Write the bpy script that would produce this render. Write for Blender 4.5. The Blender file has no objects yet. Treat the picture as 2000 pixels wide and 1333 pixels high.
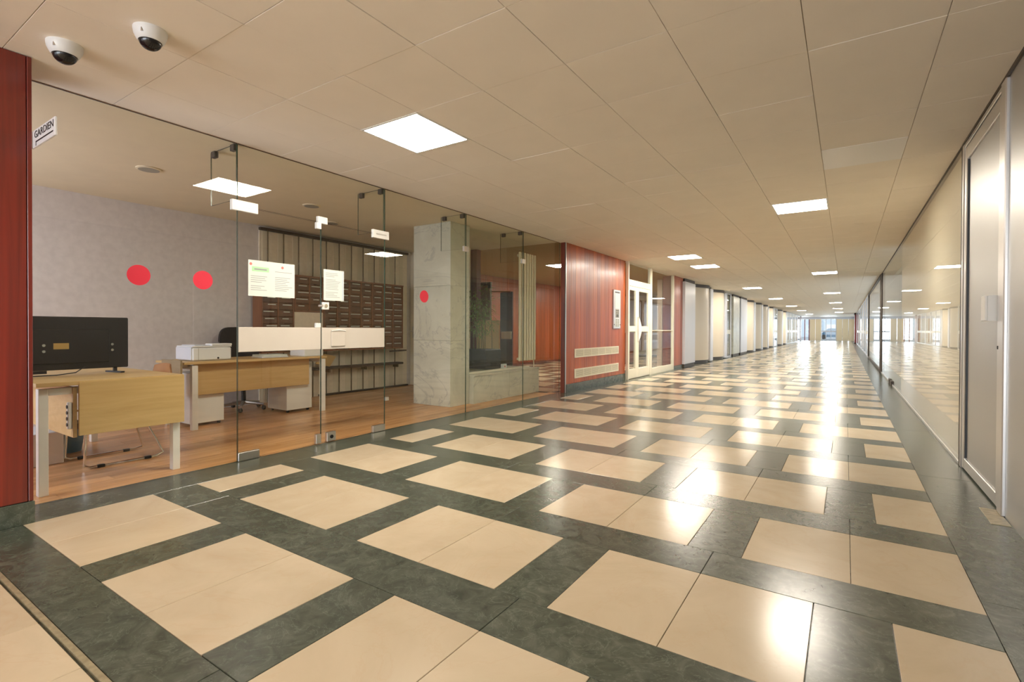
import bpy, bmesh, math, random
from mathutils import Vector, Matrix
random.seed(7)
S = bpy.context.scene
C = S.collection

# ------------------------------------------------------------------ camera
cam_d = bpy.data.cameras.new('camera'); cam = bpy.data.objects.new('camera', cam_d); C.objects.link(cam)
cam_d.sensor_width = 36.0; cam_d.lens = 984.02 * 36.0 / 2000.0
cam_d.shift_y = -13.886 / 2000.0
cam_d.clip_start = 0.05; cam_d.clip_end = 400
cam.matrix_world = Matrix.Translation((0, 0, 1.1)) @ Matrix.Rotation(0.5851, 4, 'Z') @ Matrix.Rotation(math.pi / 2 - 0.0087, 4, 'X') @ Matrix.Rotation(0.0037, 4, 'Z')
S.camera = cam

# ------------------------------------------------------------------ world, exposure
S.view_settings.view_transform = 'Standard'
S.view_settings.look = 'None'
S.view_settings.gamma = 1.0
S.view_settings.use_curve_mapping = False
S.view_settings.exposure = 0.5
W = bpy.data.worlds.new('sky'); S.world = W; W.use_nodes = True
W.node_tree.nodes['Background'].inputs['Color'].default_value = (0.78, 0.88, 1.0, 1)
W.node_tree.nodes['Background'].inputs['Strength'].default_value = 1.45
S.cycles.use_denoising = True
S.cycles.max_bounces = 10
S.cycles.diffuse_bounces = 5
S.cycles.glossy_bounces = 5
S.cycles.transmission_bounces = 8
S.cycles.transparent_max_bounces = 24
S.cycles.sample_clamp_indirect = 6.0
S.cycles.caustics_reflective = False
S.cycles.caustics_refractive = False

LAMP = 56.0
LAMP_COL = (1.0, 0.905, 0.775)

def area(name, loc, rot, sx, sy, power, col):
    d = bpy.data.lights.new(name, 'AREA'); d.shape = 'RECTANGLE'; d.size = sx; d.size_y = sy; d.energy = power; d.color = col
    o = bpy.data.objects.new(name, d); C.objects.link(o); o.location = loc; o.rotation_euler = rot
    return o
# daylight at the glazed street entrance behind, at the office window and at the far street front
area('entrance_daylight', (-1.5, -5.9, 1.35), (math.pi / 2, 0, 0), 4.4, 2.3, 190, (0.90, 0.95, 1.0))
area('office_window_daylight', (-5.9, -0.95, 1.6), (math.pi / 2, 0, 0), 2.0, 1.3, 50, (0.80, 0.84, 1.0))
area('street_front_daylight', (-1.6, 66.5, 1.4), (-math.pi / 2, 0, 0), 5.2, 2.4, 500, (0.80, 0.90, 1.0))

# ------------------------------------------------------------------ key measures
H = 2.619            # ceiling height
XG = -4.17           # glass partition of the office
XRED = -4.05         # red panelled wall beyond the office
XP = -3.82           # red panelled wall at the left edge of the picture
YP = 0.875           # where it ends
XR = 0.79            # right-hand wall
XB = -7.2            # rear wall of the office
YEND = 65.0

# ------------------------------------------------------------------ materials
MATS = {}
def nodes(name):
    m = bpy.data.materials.new(name); m.use_nodes = True
    nt = m.node_tree
    return m, nt, nt.nodes['Principled BSDF']
def setp(p, **kw):
    for k, v in kw.items():
        k = k.replace('_', ' ')
        if k in p.inputs: p.inputs[k].default_value = v
def ramp(nt, fac, stops):
    r = nt.nodes.new('ShaderNodeValToRGB')
    while len(r.color_ramp.elements) < len(stops): r.color_ramp.elements.new(0.5)
    for e, (pos, c) in zip(r.color_ramp.elements, stops):
        e.position = pos; e.color = (*c, 1)
    nt.links.new(fac, r.inputs['Fac'])
    return r
def world_pos(nt, scale=(1, 1, 1), rnd=0.0):
    g = nt.nodes.new('ShaderNodeNewGeometry')
    mp = nt.nodes.new('ShaderNodeMapping'); mp.inputs['Scale'].default_value = scale
    nt.links.new(g.outputs['Position'], mp.inputs['Vector'])
    if rnd:
        oi = nt.nodes.new('ShaderNodeObjectInfo'); mu = nt.nodes.new('ShaderNodeMath'); mu.operation = 'MULTIPLY'; mu.inputs[1].default_value = rnd
        nt.links.new(oi.outputs['Random'], mu.inputs[0])
        cb = nt.nodes.new('ShaderNodeCombineXYZ')
        for i in range(3): nt.links.new(mu.outputs[0], cb.inputs[i])
        nt.links.new(cb.outputs[0], mp.inputs['Location'])
    return mp.outputs['Vector']
def noise(nt, vec, scale, detail=4, rough=0.55, dist=0.0):
    n = nt.nodes.new('ShaderNodeTexNoise')
    n.inputs['Scale'].default_value = scale; n.inputs['Detail'].default_value = detail
    n.inputs['Roughness'].default_value = rough; n.inputs['Distortion'].default_value = dist
    nt.links.new(vec, n.inputs['Vector'])
    return n.outputs['Fac']
def bump(nt, p, fac, strength, dist=0.01):
    b = nt.nodes.new('ShaderNodeBump'); b.inputs['Strength'].default_value = strength; b.inputs['Distance'].default_value = dist
    nt.links.new(fac, b.inputs['Height']); nt.links.new(b.outputs['Normal'], p.inputs['Normal'])
def vary(nt, col, amount):
    """each object a little lighter or darker than the next"""
    oi = nt.nodes.new('ShaderNodeObjectInfo'); mr = nt.nodes.new('ShaderNodeMapRange')
    mr.inputs['To Min'].default_value = 1 - amount; mr.inputs['To Max'].default_value = 1 + amount
    nt.links.new(oi.outputs['Random'], mr.inputs['Value'])
    hs = nt.nodes.new('ShaderNodeHueSaturation'); nt.links.new(mr.outputs[0], hs.inputs['Value']); nt.links.new(col, hs.inputs['Color'])
    return hs.outputs['Color']
def plain(name, col, rough=0.5, metal=0.0, spec=0.5, grain=0.0, gscale=60):
    m, nt, p = nodes(name)
    setp(p, Base_Color=(*col, 1), Roughness=rough, Metallic=metal, Specular_IOR_Level=spec)
    if grain:
        f = noise(nt, world_pos(nt), gscale, 5)
        d = tuple(max(0, c * (1 - grain)) for c in col); l = tuple(min(1, c * (1 + grain)) for c in col)
        r = ramp(nt, f, [(0.35, d), (0.65, l)]); nt.links.new(r.outputs[0], p.inputs['Base Color'])
    MATS[name] = m; return m
def wood(name, dark, light, rough, scale, rnd=0.0, coat=0.0, vr=0.0):
    m, nt, p = nodes(name)
    f = noise(nt, world_pos(nt, scale, rnd), 1.0, 6, 0.6, 0.6)
    r = ramp(nt, f, [(0.25, dark), (0.5, tuple((a + b) / 2 for a, b in zip(dark, light))), (0.75, light)])
    col = r.outputs[0]
    if vr: col = vary(nt, col, vr)
    nt.links.new(col, p.inputs['Base Color'])
    setp(p, Roughness=rough, Coat_Weight=coat, Coat_Roughness=0.2)
    MATS[name] = m; return m
def stone(name, stops, rough, scale, vein=None, rnd=3.0, vr=0.03, bmp=0.0, spec=0.5):
    m, nt, p = nodes(name)
    v = world_pos(nt, (1, 1, 1), rnd)
    f = noise(nt, v, scale, 8, 0.62, 1.2)
    r = ramp(nt, f, stops); col = r.outputs[0]
    if vein:
        f2 = noise(nt, v, scale * 0.55, 6, 0.6, 2.2)
        vr2 = ramp(nt, f2, [(0.485, (0, 0, 0)), (0.5, (1, 1, 1)), (0.515, (0, 0, 0))])
        mx = nt.nodes.new('ShaderNodeMix'); mx.data_type = 'RGBA'
        mu = nt.nodes.new('ShaderNodeMath'); mu.operation = 'MULTIPLY'; mu.inputs[1].default_value = vein[1]
        nt.links.new(vr2.outputs[0], mu.inputs[0]); nt.links.new(mu.outputs[0], mx.inputs['Factor'])
        nt.links.new(col, mx.inputs[6]); mx.inputs[7].default_value = (*vein[0], 1); col = mx.outputs[2]
    if vr: col = vary(nt, col, vr)
    nt.links.new(col, p.inputs['Base Color'])
    setp(p, Roughness=rough, Specular_IOR_Level=spec)
    if bmp:
        fb = noise(nt, world_pos(nt), 5.0, 3); bump(nt, p, fb, bmp, 0.004)
    MATS[name] = m; return m
def emit(name, col, strength):
    m = bpy.data.materials.new(name); m.use_nodes = True; nt = m.node_tree
    nt.nodes.remove(nt.nodes['Principled BSDF'])
    e = nt.nodes.new('ShaderNodeEmission'); e.inputs['Color'].default_value = (*col, 1); e.inputs['Strength'].default_value = strength
    nt.links.new(e.outputs[0], nt.nodes['Material Output'].inputs['Surface'])
    MATS[name] = m; return m
def glass(name, tint, ior=1.5, rough=0.0):
    """clear sheet glass: lets light straight through, mirrors by Fresnel on its outer faces"""
    m = bpy.data.materials.new(name); m.use_nodes = True; nt = m.node_tree
    nt.nodes.remove(nt.nodes['Principled BSDF'])
    t = nt.nodes.new('ShaderNodeBsdfTransparent'); t.inputs['Color'].default_value = (*tint, 1)
    g = nt.nodes.new('ShaderNodeBsdfGlossy'); g.inputs['Roughness'].default_value = rough; g.inputs['Color'].default_value = (1, 1, 1, 1)
    f = nt.nodes.new('ShaderNodeFresnel'); f.inputs['IOR'].default_value = ior
    ge = nt.nodes.new('ShaderNodeNewGeometry')
    s = nt.nodes.new('ShaderNodeMath'); s.operation = 'SUBTRACT'; s.inputs[0].default_value = 1.0
    nt.links.new(ge.outputs['Backfacing'], s.inputs[1])
    mu = nt.nodes.new('ShaderNodeMath'); mu.operation = 'MULTIPLY'
    nt.links.new(f.outputs[0], mu.inputs[0]); nt.links.new(s.outputs[0], mu.inputs[1])
    mx = nt.nodes.new('ShaderNodeMixShader')
    nt.links.new(mu.outputs[0], mx.inputs[0]); nt.links.new(t.outputs[0], mx.inputs[1]); nt.links.new(g.outputs[0], mx.inputs[2])
    nt.links.new(mx.outputs[0], nt.nodes['Material Output'].inputs['Surface'])
    MATS[name] = m; return m

stone('cream_stone', [(0.3, (0.515, 0.42, 0.29)), (0.55, (0.56, 0.465, 0.33)), (0.8, (0.60, 0.505, 0.365))], 0.2, 2.2, ((0.52, 0.38, 0.24), 0.22), vr=0.035, bmp=0.012, spec=0.4)
stone('green_stone', [(0.3, (0.040, 0.050, 0.036)), (0.5, (0.068, 0.080, 0.060)), (0.72, (0.11, 0.122, 0.095))], 0.24, 10.0, ((0.20, 0.24, 0.19), 0.3), vr=0.10, bmp=0.02)
stone('white_marble', [(0.3, (0.48, 0.475, 0.38)), (0.6, (0.60, 0.595, 0.49)), (0.8, (0.66, 0.655, 0.56))], 0.3, 1.4, ((0.33, 0.33, 0.30), 0.6), vr=0.03)
wood('red_wood', (0.21, 0.026, 0.004), (0.56, 0.125, 0.016), 0.4, (22, 22, 0.5), 5.0, 0.2, 0.2)
wood('red_wood_shaded', (0.075, 0.007, 0.004), (0.24, 0.022, 0.010), 0.34, (22, 22, 0.5), 5.0, 0.7, 0.10)  # same red wood, darkened in colour for the weaker light at the left
wood('dark_red_wood', (0.10, 0.016, 0.009), (0.28, 0.055, 0.026), 0.35, (9, 9, 0.7), 5.0, 0.3, 0.12)
wood('plank_wood', (0.44, 0.20, 0.075), (0.74, 0.40, 0.17), 0.26, (14, 1.2, 14), 9.0, 0.0, 0.16)
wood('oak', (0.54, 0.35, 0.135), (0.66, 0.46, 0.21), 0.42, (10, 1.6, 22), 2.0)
wood('oak_shaded', (0.27, 0.20, 0.11), (0.35, 0.26, 0.15), 0.45, (3, 10, 22), 2.0)  # darker oak, the shade on the end panel put into its colour
wood('mail_wood', (0.085, 0.034, 0.014), (0.19, 0.080, 0.032), 0.35, (12, 3, 12), 4.0, 0.2, 0.25)
wood('mail_frame', (0.18, 0.07, 0.028), (0.28, 0.11, 0.045), 0.4, (12, 12, 2))
wood('chair_ply', (0.34, 0.14, 0.04), (0.46, 0.21, 0.07), 0.35, (6, 6, 6))
plain('ceiling_tile', (0.92, 0.85, 0.75), 0.6, grain=0.015, gscale=3)
plain('ceiling_gap', (0.55, 0.45, 0.33), 0.9)
plain('ceiling_plaster', (0.76, 0.67, 0.48), 0.7, grain=0.02, gscale=4)
plain('grey_wall', (0.70, 0.67, 0.66), 0.75, grain=0.05, gscale=14)
plain('cream_wall', (0.80, 0.74, 0.58), 0.6)
plain('striped_cream', (0.88, 0.80, 0.65), 0.6, grain=0.04, gscale=20)
plain('batten', (0.16, 0.12, 0.06), 0.4, 0.4)
plain('white_paint', (0.80, 0.78, 0.72), 0.4)
plain('white_metal', (0.82, 0.81, 0.77), 0.35)
plain('white_plastic', (0.80, 0.81, 0.82), 0.35)
plain('pale_plastic', (0.70, 0.72, 0.78), 0.4)
plain('white_band', (0.60, 0.55, 0.48), 0.45, grain=0.02, gscale=4)
plain('paper', (0.68, 0.72, 0.67), 0.6)
plain('ink', (0.32, 0.33, 0.33), 0.7)
plain('green_ink', (0.42, 0.72, 0.40), 0.7)
plain('red_ink', (0.7, 0.2, 0.16), 0.7)
plain('red_sticker', (0.72, 0.018, 0.05), 0.5)
plain('black_plastic', (0.006, 0.005, 0.006), 0.4)
plain('dome_black', (0.008, 0.007, 0.008), 0.06)
plain('black_cloth', (0.016, 0.013, 0.012), 0.8)
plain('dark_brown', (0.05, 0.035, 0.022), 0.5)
plain('chrome', (0.75, 0.73, 0.70), 0.12, 1.0)
plain('steel', (0.62, 0.60, 0.57), 0.3, 1.0)
plain('aluminium', (0.70, 0.69, 0.68), 0.34, 0.85)
plain('brass_strip', (0.36, 0.31, 0.20), 0.35, 0.3, grain=0.2, gscale=30)
plain('cream_frame', (0.80, 0.76, 0.62), 0.4)
plain('cream_radiator', (0.80, 0.73, 0.52), 0.4)
plain('shop_cream', (0.64, 0.55, 0.41), 0.35)
plain('shop_white', (0.66, 0.67, 0.72), 0.35)
plain('shop_board', (0.82, 0.71, 0.56), 0.5)
plain('pale_blue_wall', (0.52, 0.60, 0.66), 0.6)
plain('beige_wall', (0.90, 0.72, 0.47), 0.5)
plain('dark_red_paint', (0.20, 0.03, 0.03), 0.4)
plain('kraft_board', (0.62, 0.43, 0.17), 0.6)
plain('green_leaf', (0.24, 0.34, 0.05), 0.5, grain=0.3, gscale=25)
plain('bamboo_stem', (0.22, 0.17, 0.05), 0.5)
plain('soil', (0.03, 0.02, 0.012), 0.9)
plain('sticker_yellow', (0.48, 0.33, 0.10), 0.6)
plain('bin_blue', (0.06, 0.13, 0.20), 0.5)
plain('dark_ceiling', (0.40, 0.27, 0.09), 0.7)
plain('asphalt', (0.30, 0.31, 0.32), 0.9)
plain('street_wall', (0.72, 0.76, 0.80), 0.8)
plain('glass_edge', (0.03, 0.06, 0.035), 0.2)
plain('grille_grey', (0.34, 0.33, 0.27), 0.5)
plain('case_print', (0.10, 0.10, 0.10), 0.6)
plain('unlit_panel', (0.95, 0.92, 0.88), 0.3)
plain('brick_beige', (0.36, 0.25, 0.13), 0.7)
emit('lamp_diffuser', LAMP_COL, LAMP)
glass('clear_glass', (0.972, 0.985, 0.972))
glass('shop_glass', (0.96, 0.975, 0.965))
glass('lens_dome', (0.05, 0.05, 0.05))
# brushed metal sheet: anisotropic look by a stretched micro relief
m, nt, p = nodes('brushed_metal'); setp(p, Base_Color=(0.51, 0.515, 0.505, 1), Metallic=0.7, Roughness=0.42)
bump(nt, p, noise(nt, world_pos(nt, (1, 2, 260)), 3.0, 2), 0.06, 0.003); MATS['brushed_metal'] = m

# ------------------------------------------------------------------ builders
def wloc(o):
    v = Vector((0, 0, 0))
    while o is not None:
        v += o.location; o = o.parent
    return v
class MB:
    """collects shapes in world coordinates, then links them as one mesh object"""
    def __init__(s): s.v = []; s.f = []; s.mi = []; s.smooth = []
    def add(s, vs, fs, mi=0, smooth=False):
        o = len(s.v); s.v += [tuple(v) for v in vs]
        for f in fs: s.f.append([i + o for i in f]); s.mi.append(mi); s.smooth.append(smooth)
        return s
    def box(s, x0, x1, y0, y1, z0, z1, mi=0):
        vs = [(x, y, z) for z in (z0, z1) for y in (y0, y1) for x in (x0, x1)]
        return s.add(vs, [(0, 2, 3, 1), (4, 5, 7, 6), (0, 1, 5, 4), (2, 6, 7, 3), (0, 4, 6, 2), (1, 3, 7, 5)], mi)
    def bevbox(s, x0, x1, y0, y1, z0, z1, b=0.004, mi=0):
        """box with chamfered edges"""
        b = min(b, (x1 - x0) / 2.2, (y1 - y0) / 2.2, (z1 - z0) / 2.2)
        bm = bmesh.new(); bmesh.ops.create_cube(bm, size=1.0)
        for v in bm.verts:
            v.co = Vector(((x0 + x1) / 2 + v.co.x * (x1 - x0), (y0 + y1) / 2 + v.co.y * (y1 - y0), (z0 + z1) / 2 + v.co.z * (z1 - z0)))
        bmesh.ops.bevel(bm, geom=bm.edges[:], offset=b, segments=1, affect='EDGES')
        bm.verts.index_update()
        s.add([v.co[:] for v in bm.verts], [[v.index for v in f.verts] for f in bm.faces], mi); bm.free(); return s
    def obox(s, c, ax, ay, az, mi=0):
        """box from a centre and three half axes"""
        c = Vector(c); ax, ay, az = Vector(ax), Vector(ay), Vector(az)
        vs = [c + ax * i + ay * j + az * k for k in (-1, 1) for j in (-1, 1) for i in (-1, 1)]
        return s.add(vs, [(0, 2, 3, 1), (4, 5, 7, 6), (0, 1, 5, 4), (2, 6, 7, 3), (0, 4, 6, 2), (1, 3, 7, 5)], mi)
    def lathe(s, c, prof, n=24, axis='Z', mi=0):
        c = Vector(c); vs = []; fs = []
        for r, h in prof:
            for i in range(n):
                a = 2 * math.pi * i / n
                d = {'Z': (r * math.cos(a), r * math.sin(a), h), 'X': (h, r * math.cos(a), r * math.sin(a)), 'Y': (r * math.sin(a), h, r * math.cos(a))}[axis]
                vs.append(c + Vector(d))
        k = len(prof)
        for j in range(k - 1):
            for i in range(n):
                fs.append((j * n + i, j * n + (i + 1) % n, (j + 1) * n + (i + 1) % n, (j + 1) * n + i))
        fs.append(tuple(range(n - 1, -1, -1))); fs.append(tuple(range((k - 1) * n, k * n)))
        return s.add(vs, fs, mi, True)
    def tube(s, pts, r, n=8, mi=0):
        pts = [Vector(q) for q in pts]; vs = []; fs = []; up = None
        for i, q in enumerate(pts):
            t = (pts[min(i + 1, len(pts) - 1)] - pts[max(i - 1, 0)]).normalized()
            if up is None:
                up = Vector((0, 0, 1)) if abs(t.z) < 0.9 else Vector((1, 0, 0))
            a = t.cross(up).normalized(); up = a.cross(t).normalized()
            rr = r[i] if isinstance(r, (list, tuple)) else r
            for k in range(n):
                th = 2 * math.pi * k / n; vs.append(q + a * rr * math.cos(th) + up * rr * math.sin(th))
        for i in range(len(pts) - 1):
            for k in range(n):
                fs.append((i * n + k, i * n + (k + 1) % n, (i + 1) * n + (k + 1) % n, (i + 1) * n + k))
        fs.append(tuple(range(n - 1, -1, -1))); fs.append(tuple(range((len(pts) - 1) * n, len(pts) * n)))
        return s.add(vs, fs, mi, True)
    def prism(s, poly, z0, z1, mi=0, smooth=False):
        n = len(poly); vs = [(x, y, z0) for x, y in poly] + [(x, y, z1) for x, y in poly]
        fs = [(i, (i + 1) % n, n + (i + 1) % n, n + i) for i in range(n)]
        s.add(vs, fs + [tuple(range(n - 1, -1, -1)), tuple(range(n, 2 * n))], mi, smooth); return s
    def build(s, name, mats, parent=None):
        off = wloc(parent) if parent else Vector((0, 0, 0))
        me = bpy.data.meshes.new(name)
        me.from_pydata([tuple(Vector(v) - off) for v in s.v], [], s.f)
        for mm in (mats if isinstance(mats, (list, tuple)) else [mats]): me.materials.append(MATS[mm])
        me.polygons.foreach_set('material_index', s.mi); me.polygons.foreach_set('use_smooth', s.smooth)
        me.update()
        bm = bmesh.new(); bm.from_mesh(me); bmesh.ops.recalc_face_normals(bm, faces=bm.faces[:]); bm.to_mesh(me); bm.free()
        if any(s.smooth): me.set_sharp_from_angle(angle=math.radians(40))
        o = bpy.data.objects.new(name, me); C.objects.link(o)
        if parent: o.parent = parent
        return o
def tag(o, label=None, cat=None, group=None, kind=None):
    if label: o['label'] = label
    if cat: o['category'] = cat
    if group: o['group'] = group
    if kind: o['kind'] = kind
    return o
def thing(name, loc, label, cat, group=None, kind=None):
    o = bpy.data.objects.new(name, None); C.objects.link(o); o.location = loc; o.empty_display_size = 0.1
    return tag(o, label, cat, group, kind)
def bx(name, mat, parent, x0, x1, y0, y1, z0, z1, bev=0.0):
    b = MB()
    (b.bevbox(x0, x1, y0, y1, z0, z1, bev) if bev else b.box(x0, x1, y0, y1, z0, z1))
    return b.build(name, mat, parent)
def struct(o, label, cat): return tag(o, label, cat, kind='structure')
def slab(cache, name, mat, parent, x0, x1, y0, y1, z0, z1, bev=0.0015):
    """a repeated plate: alike sizes share one mesh, each plate is an object of its own"""
    key = (name, mat, round(x1 - x0, 4), round(y1 - y0, 4), round(z1 - z0, 4))
    if key not in cache:
        b = MB(); hx, hy, hz = (x1 - x0) / 2, (y1 - y0) / 2, (z1 - z0) / 2
        (b.bevbox(-hx, hx, -hy, hy, -hz, hz, bev) if bev else b.box(-hx, hx, -hy, hy, -hz, hz))
        o = b.build(name, mat); cache[key] = o.data
    else:
        o = bpy.data.objects.new(name, cache[key]); C.objects.link(o)
    o.parent = parent
    o.location = Vector(((x0 + x1) / 2, (y0 + y1) / 2, (z0 + z1) / 2)) - wloc(parent)
    return o
def text(name, body, mat, parent, loc, rot, size, depth=0.001, wide=1.0):
    cu = bpy.data.curves.new(name, 'FONT'); cu.body = body; cu.size = size; cu.extrude = depth; cu.align_x = 'CENTER'; cu.align_y = 'CENTER'
    t = bpy.data.objects.new(name, cu); C.objects.link(t)
    dg = bpy.context.evaluated_depsgraph_get(); me = bpy.data.meshes.new_from_object(t.evaluated_get(dg))
    bpy.data.objects.remove(t); me.materials.clear(); me.materials.append(MATS[mat])
    o = bpy.data.objects.new(name, me); C.objects.link(o); o.parent = parent
    o.location = Vector(loc) - wloc(parent); o.rotation_euler = rot
    me.transform(Matrix.Diagonal((wide, 1, 1, 1)))
    return o
CACHE = {}

# ------------------------------------------------------------------ corridor floor
X0, PX, TW, Y0, PY, TH = -3.8126, 1.1333, 0.8795, 0.8296, 0.9027, 0.6329
XE = X0 + 3 * PX + TW
floor = bx('floor', 'green_stone', None, XG - 0.1, XR + 0.3, -6.0, YEND, -0.12, -0.010)
struct(floor, 'polished corridor floor of cream and dark green stone slabs', 'floor')
G = 0.0012
def row_tiles(r):
    ya = Y0 + r * PY; out = []
    if r % 2 == 0:
        for k in range(4): out += [(X0 + k * PX, X0 + k * PX + TW / 2, ya), (X0 + k * PX + TW / 2, X0 + k * PX + TW, ya)]
    else:
        out.append((X0, X0 + PX / 2 - (PX - TW), ya))
        for k in range(3):
            a = X0 + PX / 2 + k * PX; out += [(a, a + TW / 2, ya), (a + TW / 2, a + TW, ya)]
        out.append((X0 + PX / 2 + 3 * PX, XE, ya))
    return out
ROWS = 71
far_cream = MB(); far_green = MB()
for r in range(ROWS):
    ts = row_tiles(r)
    for a, b, ya in ts:
        if r < 32: slab(CACHE, 'cream_slab', 'cream_stone', floor, a + G, b - G, ya + G, ya + TH - G, -0.010, 0.0)
        else: far_cream.box(a, b, ya, ya + TH, -0.010, 0.0)
    # dark cross band behind the row and the dark joints between its tiles
    yb = Y0 + r * PY + TH
    if yb + PY - TH > YEND: break
    cuts = [X0 + (PX / 2 if r % 2 else 0) + k * PX + TW / 2 for k in range(-1, 5)]
    cuts = [X0] + [c for c in cuts if X0 + 0.1 < c < XE - 0.1] + [XE]
    edges = []; prev = None
    for a, b, ya in ts:
        if prev is not None and a - prev > 0.05: edges.append((prev, a))
        prev = b
    for a, b in list(zip(cuts[:-1], cuts[1:])):
        if r < 24: slab(CACHE, 'green_slab', 'green_stone', floor, a + G, b - G, yb + G, yb + PY - TH - G, -0.010, 0.0)
        else: far_green.box(a, b, yb, yb + PY - TH, -0.010, 0.0)
    for a, b in edges:
        if r < 24: slab(CACHE, 'green_slab', 'green_stone', floor, a + G, b - G, Y0 + r * PY + G, yb - G, -0.010, 0.0)
        else: far_green.box(a, b, Y0 + r * PY, yb, -0.010, 0.0)
tag(far_cream.build('cream_slab_field', 'cream_stone', floor), kind='stuff')
# side borders and the band along the brass strip
for i in range(30):
    ya, yb = 0.615 + i * 2.15, 0.615 + (i + 1) * 2.15
    for a, b in ((XG - 0.02, X0), (XE, XR + 0.02)):
        if i < 12: slab(CACHE, 'green_slab', 'green_stone', floor, a + G, b - G, ya + G, min(yb, YEND) - G, -0.010, 0.0)
        else: far_green.box(a, b, ya, min(yb, YEND), -0.010, 0.0)
tag(far_green.build('green_slab_field', 'green_stone', floor), kind='stuff')
for k in range(4):
    a = X0 + k * (XE - X0) / 4; slab(CACHE, 'green_slab', 'green_stone', floor, a + G, a + (XE - X0) / 4 - G, 0.615 + G, Y0 - G, -0.010, 0.0)
bx('brass_strip', 'brass_strip', floor, XP, XR, 0.594, 0.613, -0.01, 0.0012, 0.0005)
k = 0
for x in [-3.82 + 0.4415 * i for i in range(11)]:
    for j in range(5):
        slab(CACHE, 'cream_slab', 'cream_stone', floor, x + G, min(x + 0.4415, XR) - G, 0.585 - (j + 1) * 0.9 + G, 0.585 - j * 0.9 - G, -0.010, 0.0) if j < 1 else None
bx('cream_slab', 'cream_stone', floor, XP, XR, -6.0, -0.315 - G, -0.010, 0.0)
bx('threshold_strip', 'brass_strip', floor, 0.70, XR - 0.004, 3.9, 4.22, -0.002, 0.003, 0.001)

# ------------------------------------------------------------------ office floor of wooden planks
ofl = bx('floor_office', 'plank_wood', None, XB, XG - 0.1, -1.0, 7.75, -0.12, -0.008)
struct(ofl, 'reddish brown wooden plank floor of the glazed office', 'floor')
for i in range(24):
    xa = XG - 0.025 - i * 0.126
    y = -0.2 - (i * 0.47 % 1.3)
    while y < 7.75:
        ya, yb = max(y, -1.0), min(y + 1.3, 7.75)
        if yb > 0.6 and yb - ya > 0.05: slab(CACHE, 'floor_plank', 'plank_wood', ofl, max(xa - 0.126, XB) + 0.0006, xa - 0.0006, ya + 0.0006, yb - 0.0006, -0.008, 0.0, 0.001)
        y += 1.3
lob = bx('floor_lobby', 'green_stone', None, -9.0, XG - 0.1, 7.75, 22.0, -0.12, -0.002)
struct(lob, 'dim lobby floor of dark and cream slabs behind the red wall', 'floor')
for r in range(8, 22):
    for q in range(4):
        xa = -8.6 + q * PX + (PX / 2 if r % 2 else 0)
        slab(CACHE, 'cream_slab', 'cream_stone', lob, xa, min(xa + TW, -4.3), 0.4 + r * PY, 0.4 + r * PY + TH, -0.004, 0.0)

# ------------------------------------------------------------------ ceiling
ceil_o = bx('ceiling', 'ceiling_gap', None, XG, XR + 0.3, -6.0, YEND, H + 0.012, H + 0.15)
struct(ceil_o, 'low corridor ceiling of square beige tiles', 'ceiling')
CX = [-4.2625 + 0.5825 * i for i in range(10)]
CY0, CP = 2.575, 0.605
lamps = [(2, 0, 'square ceiling light panel nearest the camera, above the glass office doors', 1),
         (6, 7, 'nearest square ceiling light panel of the right row, beside the unlit tile', 1),
         (2, 13, 'front one of two adjoining light panels above the red panelled wall', 1),
         (2, 16, 'rear one of two adjoining light panels above the white lobby door', 1),
         (6, 21, 'second ceiling light panel of the right row, down the corridor', 1),
         (2, 28, 'ceiling light panel of the left row above the first curved screens', 1),
         (6, 35, 'third ceiling light panel of the right row', 1),
         (2, 40, 'ceiling light panel of the left row above the grey marble slab', 1),
         (6, 49, 'fourth ceiling light panel of the right row', 1),
         (2, 54, 'ceiling light panel of the left row above the later curved screens', 1),
         (6, 63, 'fifth ceiling light panel of the right row', 1),
         (2, 68, 'ceiling light panel of the left row past the last curved screen', 1),
         (6, 77, 'sixth and last ceiling light panel of the right row', 1),
         (2, 84, 'last and smallest ceiling light panel of the left row', 1),
         (6, -7, 'ceiling light panel of the right row behind the viewer', 1),
         (2, -13, 'ceiling light panel of the left row behind the viewer', 1)]
lampcell = {(a, b) for a, b, _, _ in lamps}
far_t = MB(); nt_ = 0
for j in range(-14, 103):
    ya = CY0 + j * CP; yb = ya + CP
    if ya >= YEND: break
    for i in range(9):
        if (i, j) in lampcell: continue
        xa, xb = max(CX[i], XG), min(CX[i + 1], XR)
        if xb - xa < 0.02: continue
        g = 0.0017
        if -4 <= j < 29:
            mat = 'unlit_panel' if (i, j) == (7, 4) else 'ceiling_tile'
            dz = random.uniform(-0.0013, 0.0013)
            slab(CACHE, 'ceiling_tile', mat, ceil_o, xa + g, xb - g, ya + g, min(yb, YEND) - g, H + dz, H + 0.014 + dz, 0.001)
        else: far_t.box(xa + g, xb - g, ya + g, min(yb, YEND) - g, H, H + 0.014)
tag(far_t.build('ceiling_tile_field', 'ceiling_tile', ceil_o), kind='stuff')
for i, j, lab, _ in lamps:
    xa, xb, ya, yb = CX[i], CX[i + 1], CY0 + j * CP, CY0 + (j + 1) * CP
    t = thing('ceiling_light', ((xa + xb) / 2, (ya + yb) / 2, H), lab, 'ceiling light', 'square light panels in the corridor ceiling')
    f = MB(); w = 0.018
    for q in ((xa, xb, ya, ya + w), (xa, xb, yb - w, yb), (xa, xa + w, ya + w, yb - w), (xb - w, xb, ya + w, yb - w)): f.box(*q, H - 0.004, H + 0.012)
    f.build('frame', 'white_metal', t)
    bx('diffuser', 'lamp_diffuser', t, xa + w, xb - w, ya + w, yb - w, H - 0.001, H + 0.010)
oc = bx('ceiling_office', 'ceiling_plaster', None, XB - 0.2, XG, -1.2, 7.75, H, H + 0.15)
struct(oc, 'plain plastered ceiling of the glazed office', 'ceiling')
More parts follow.
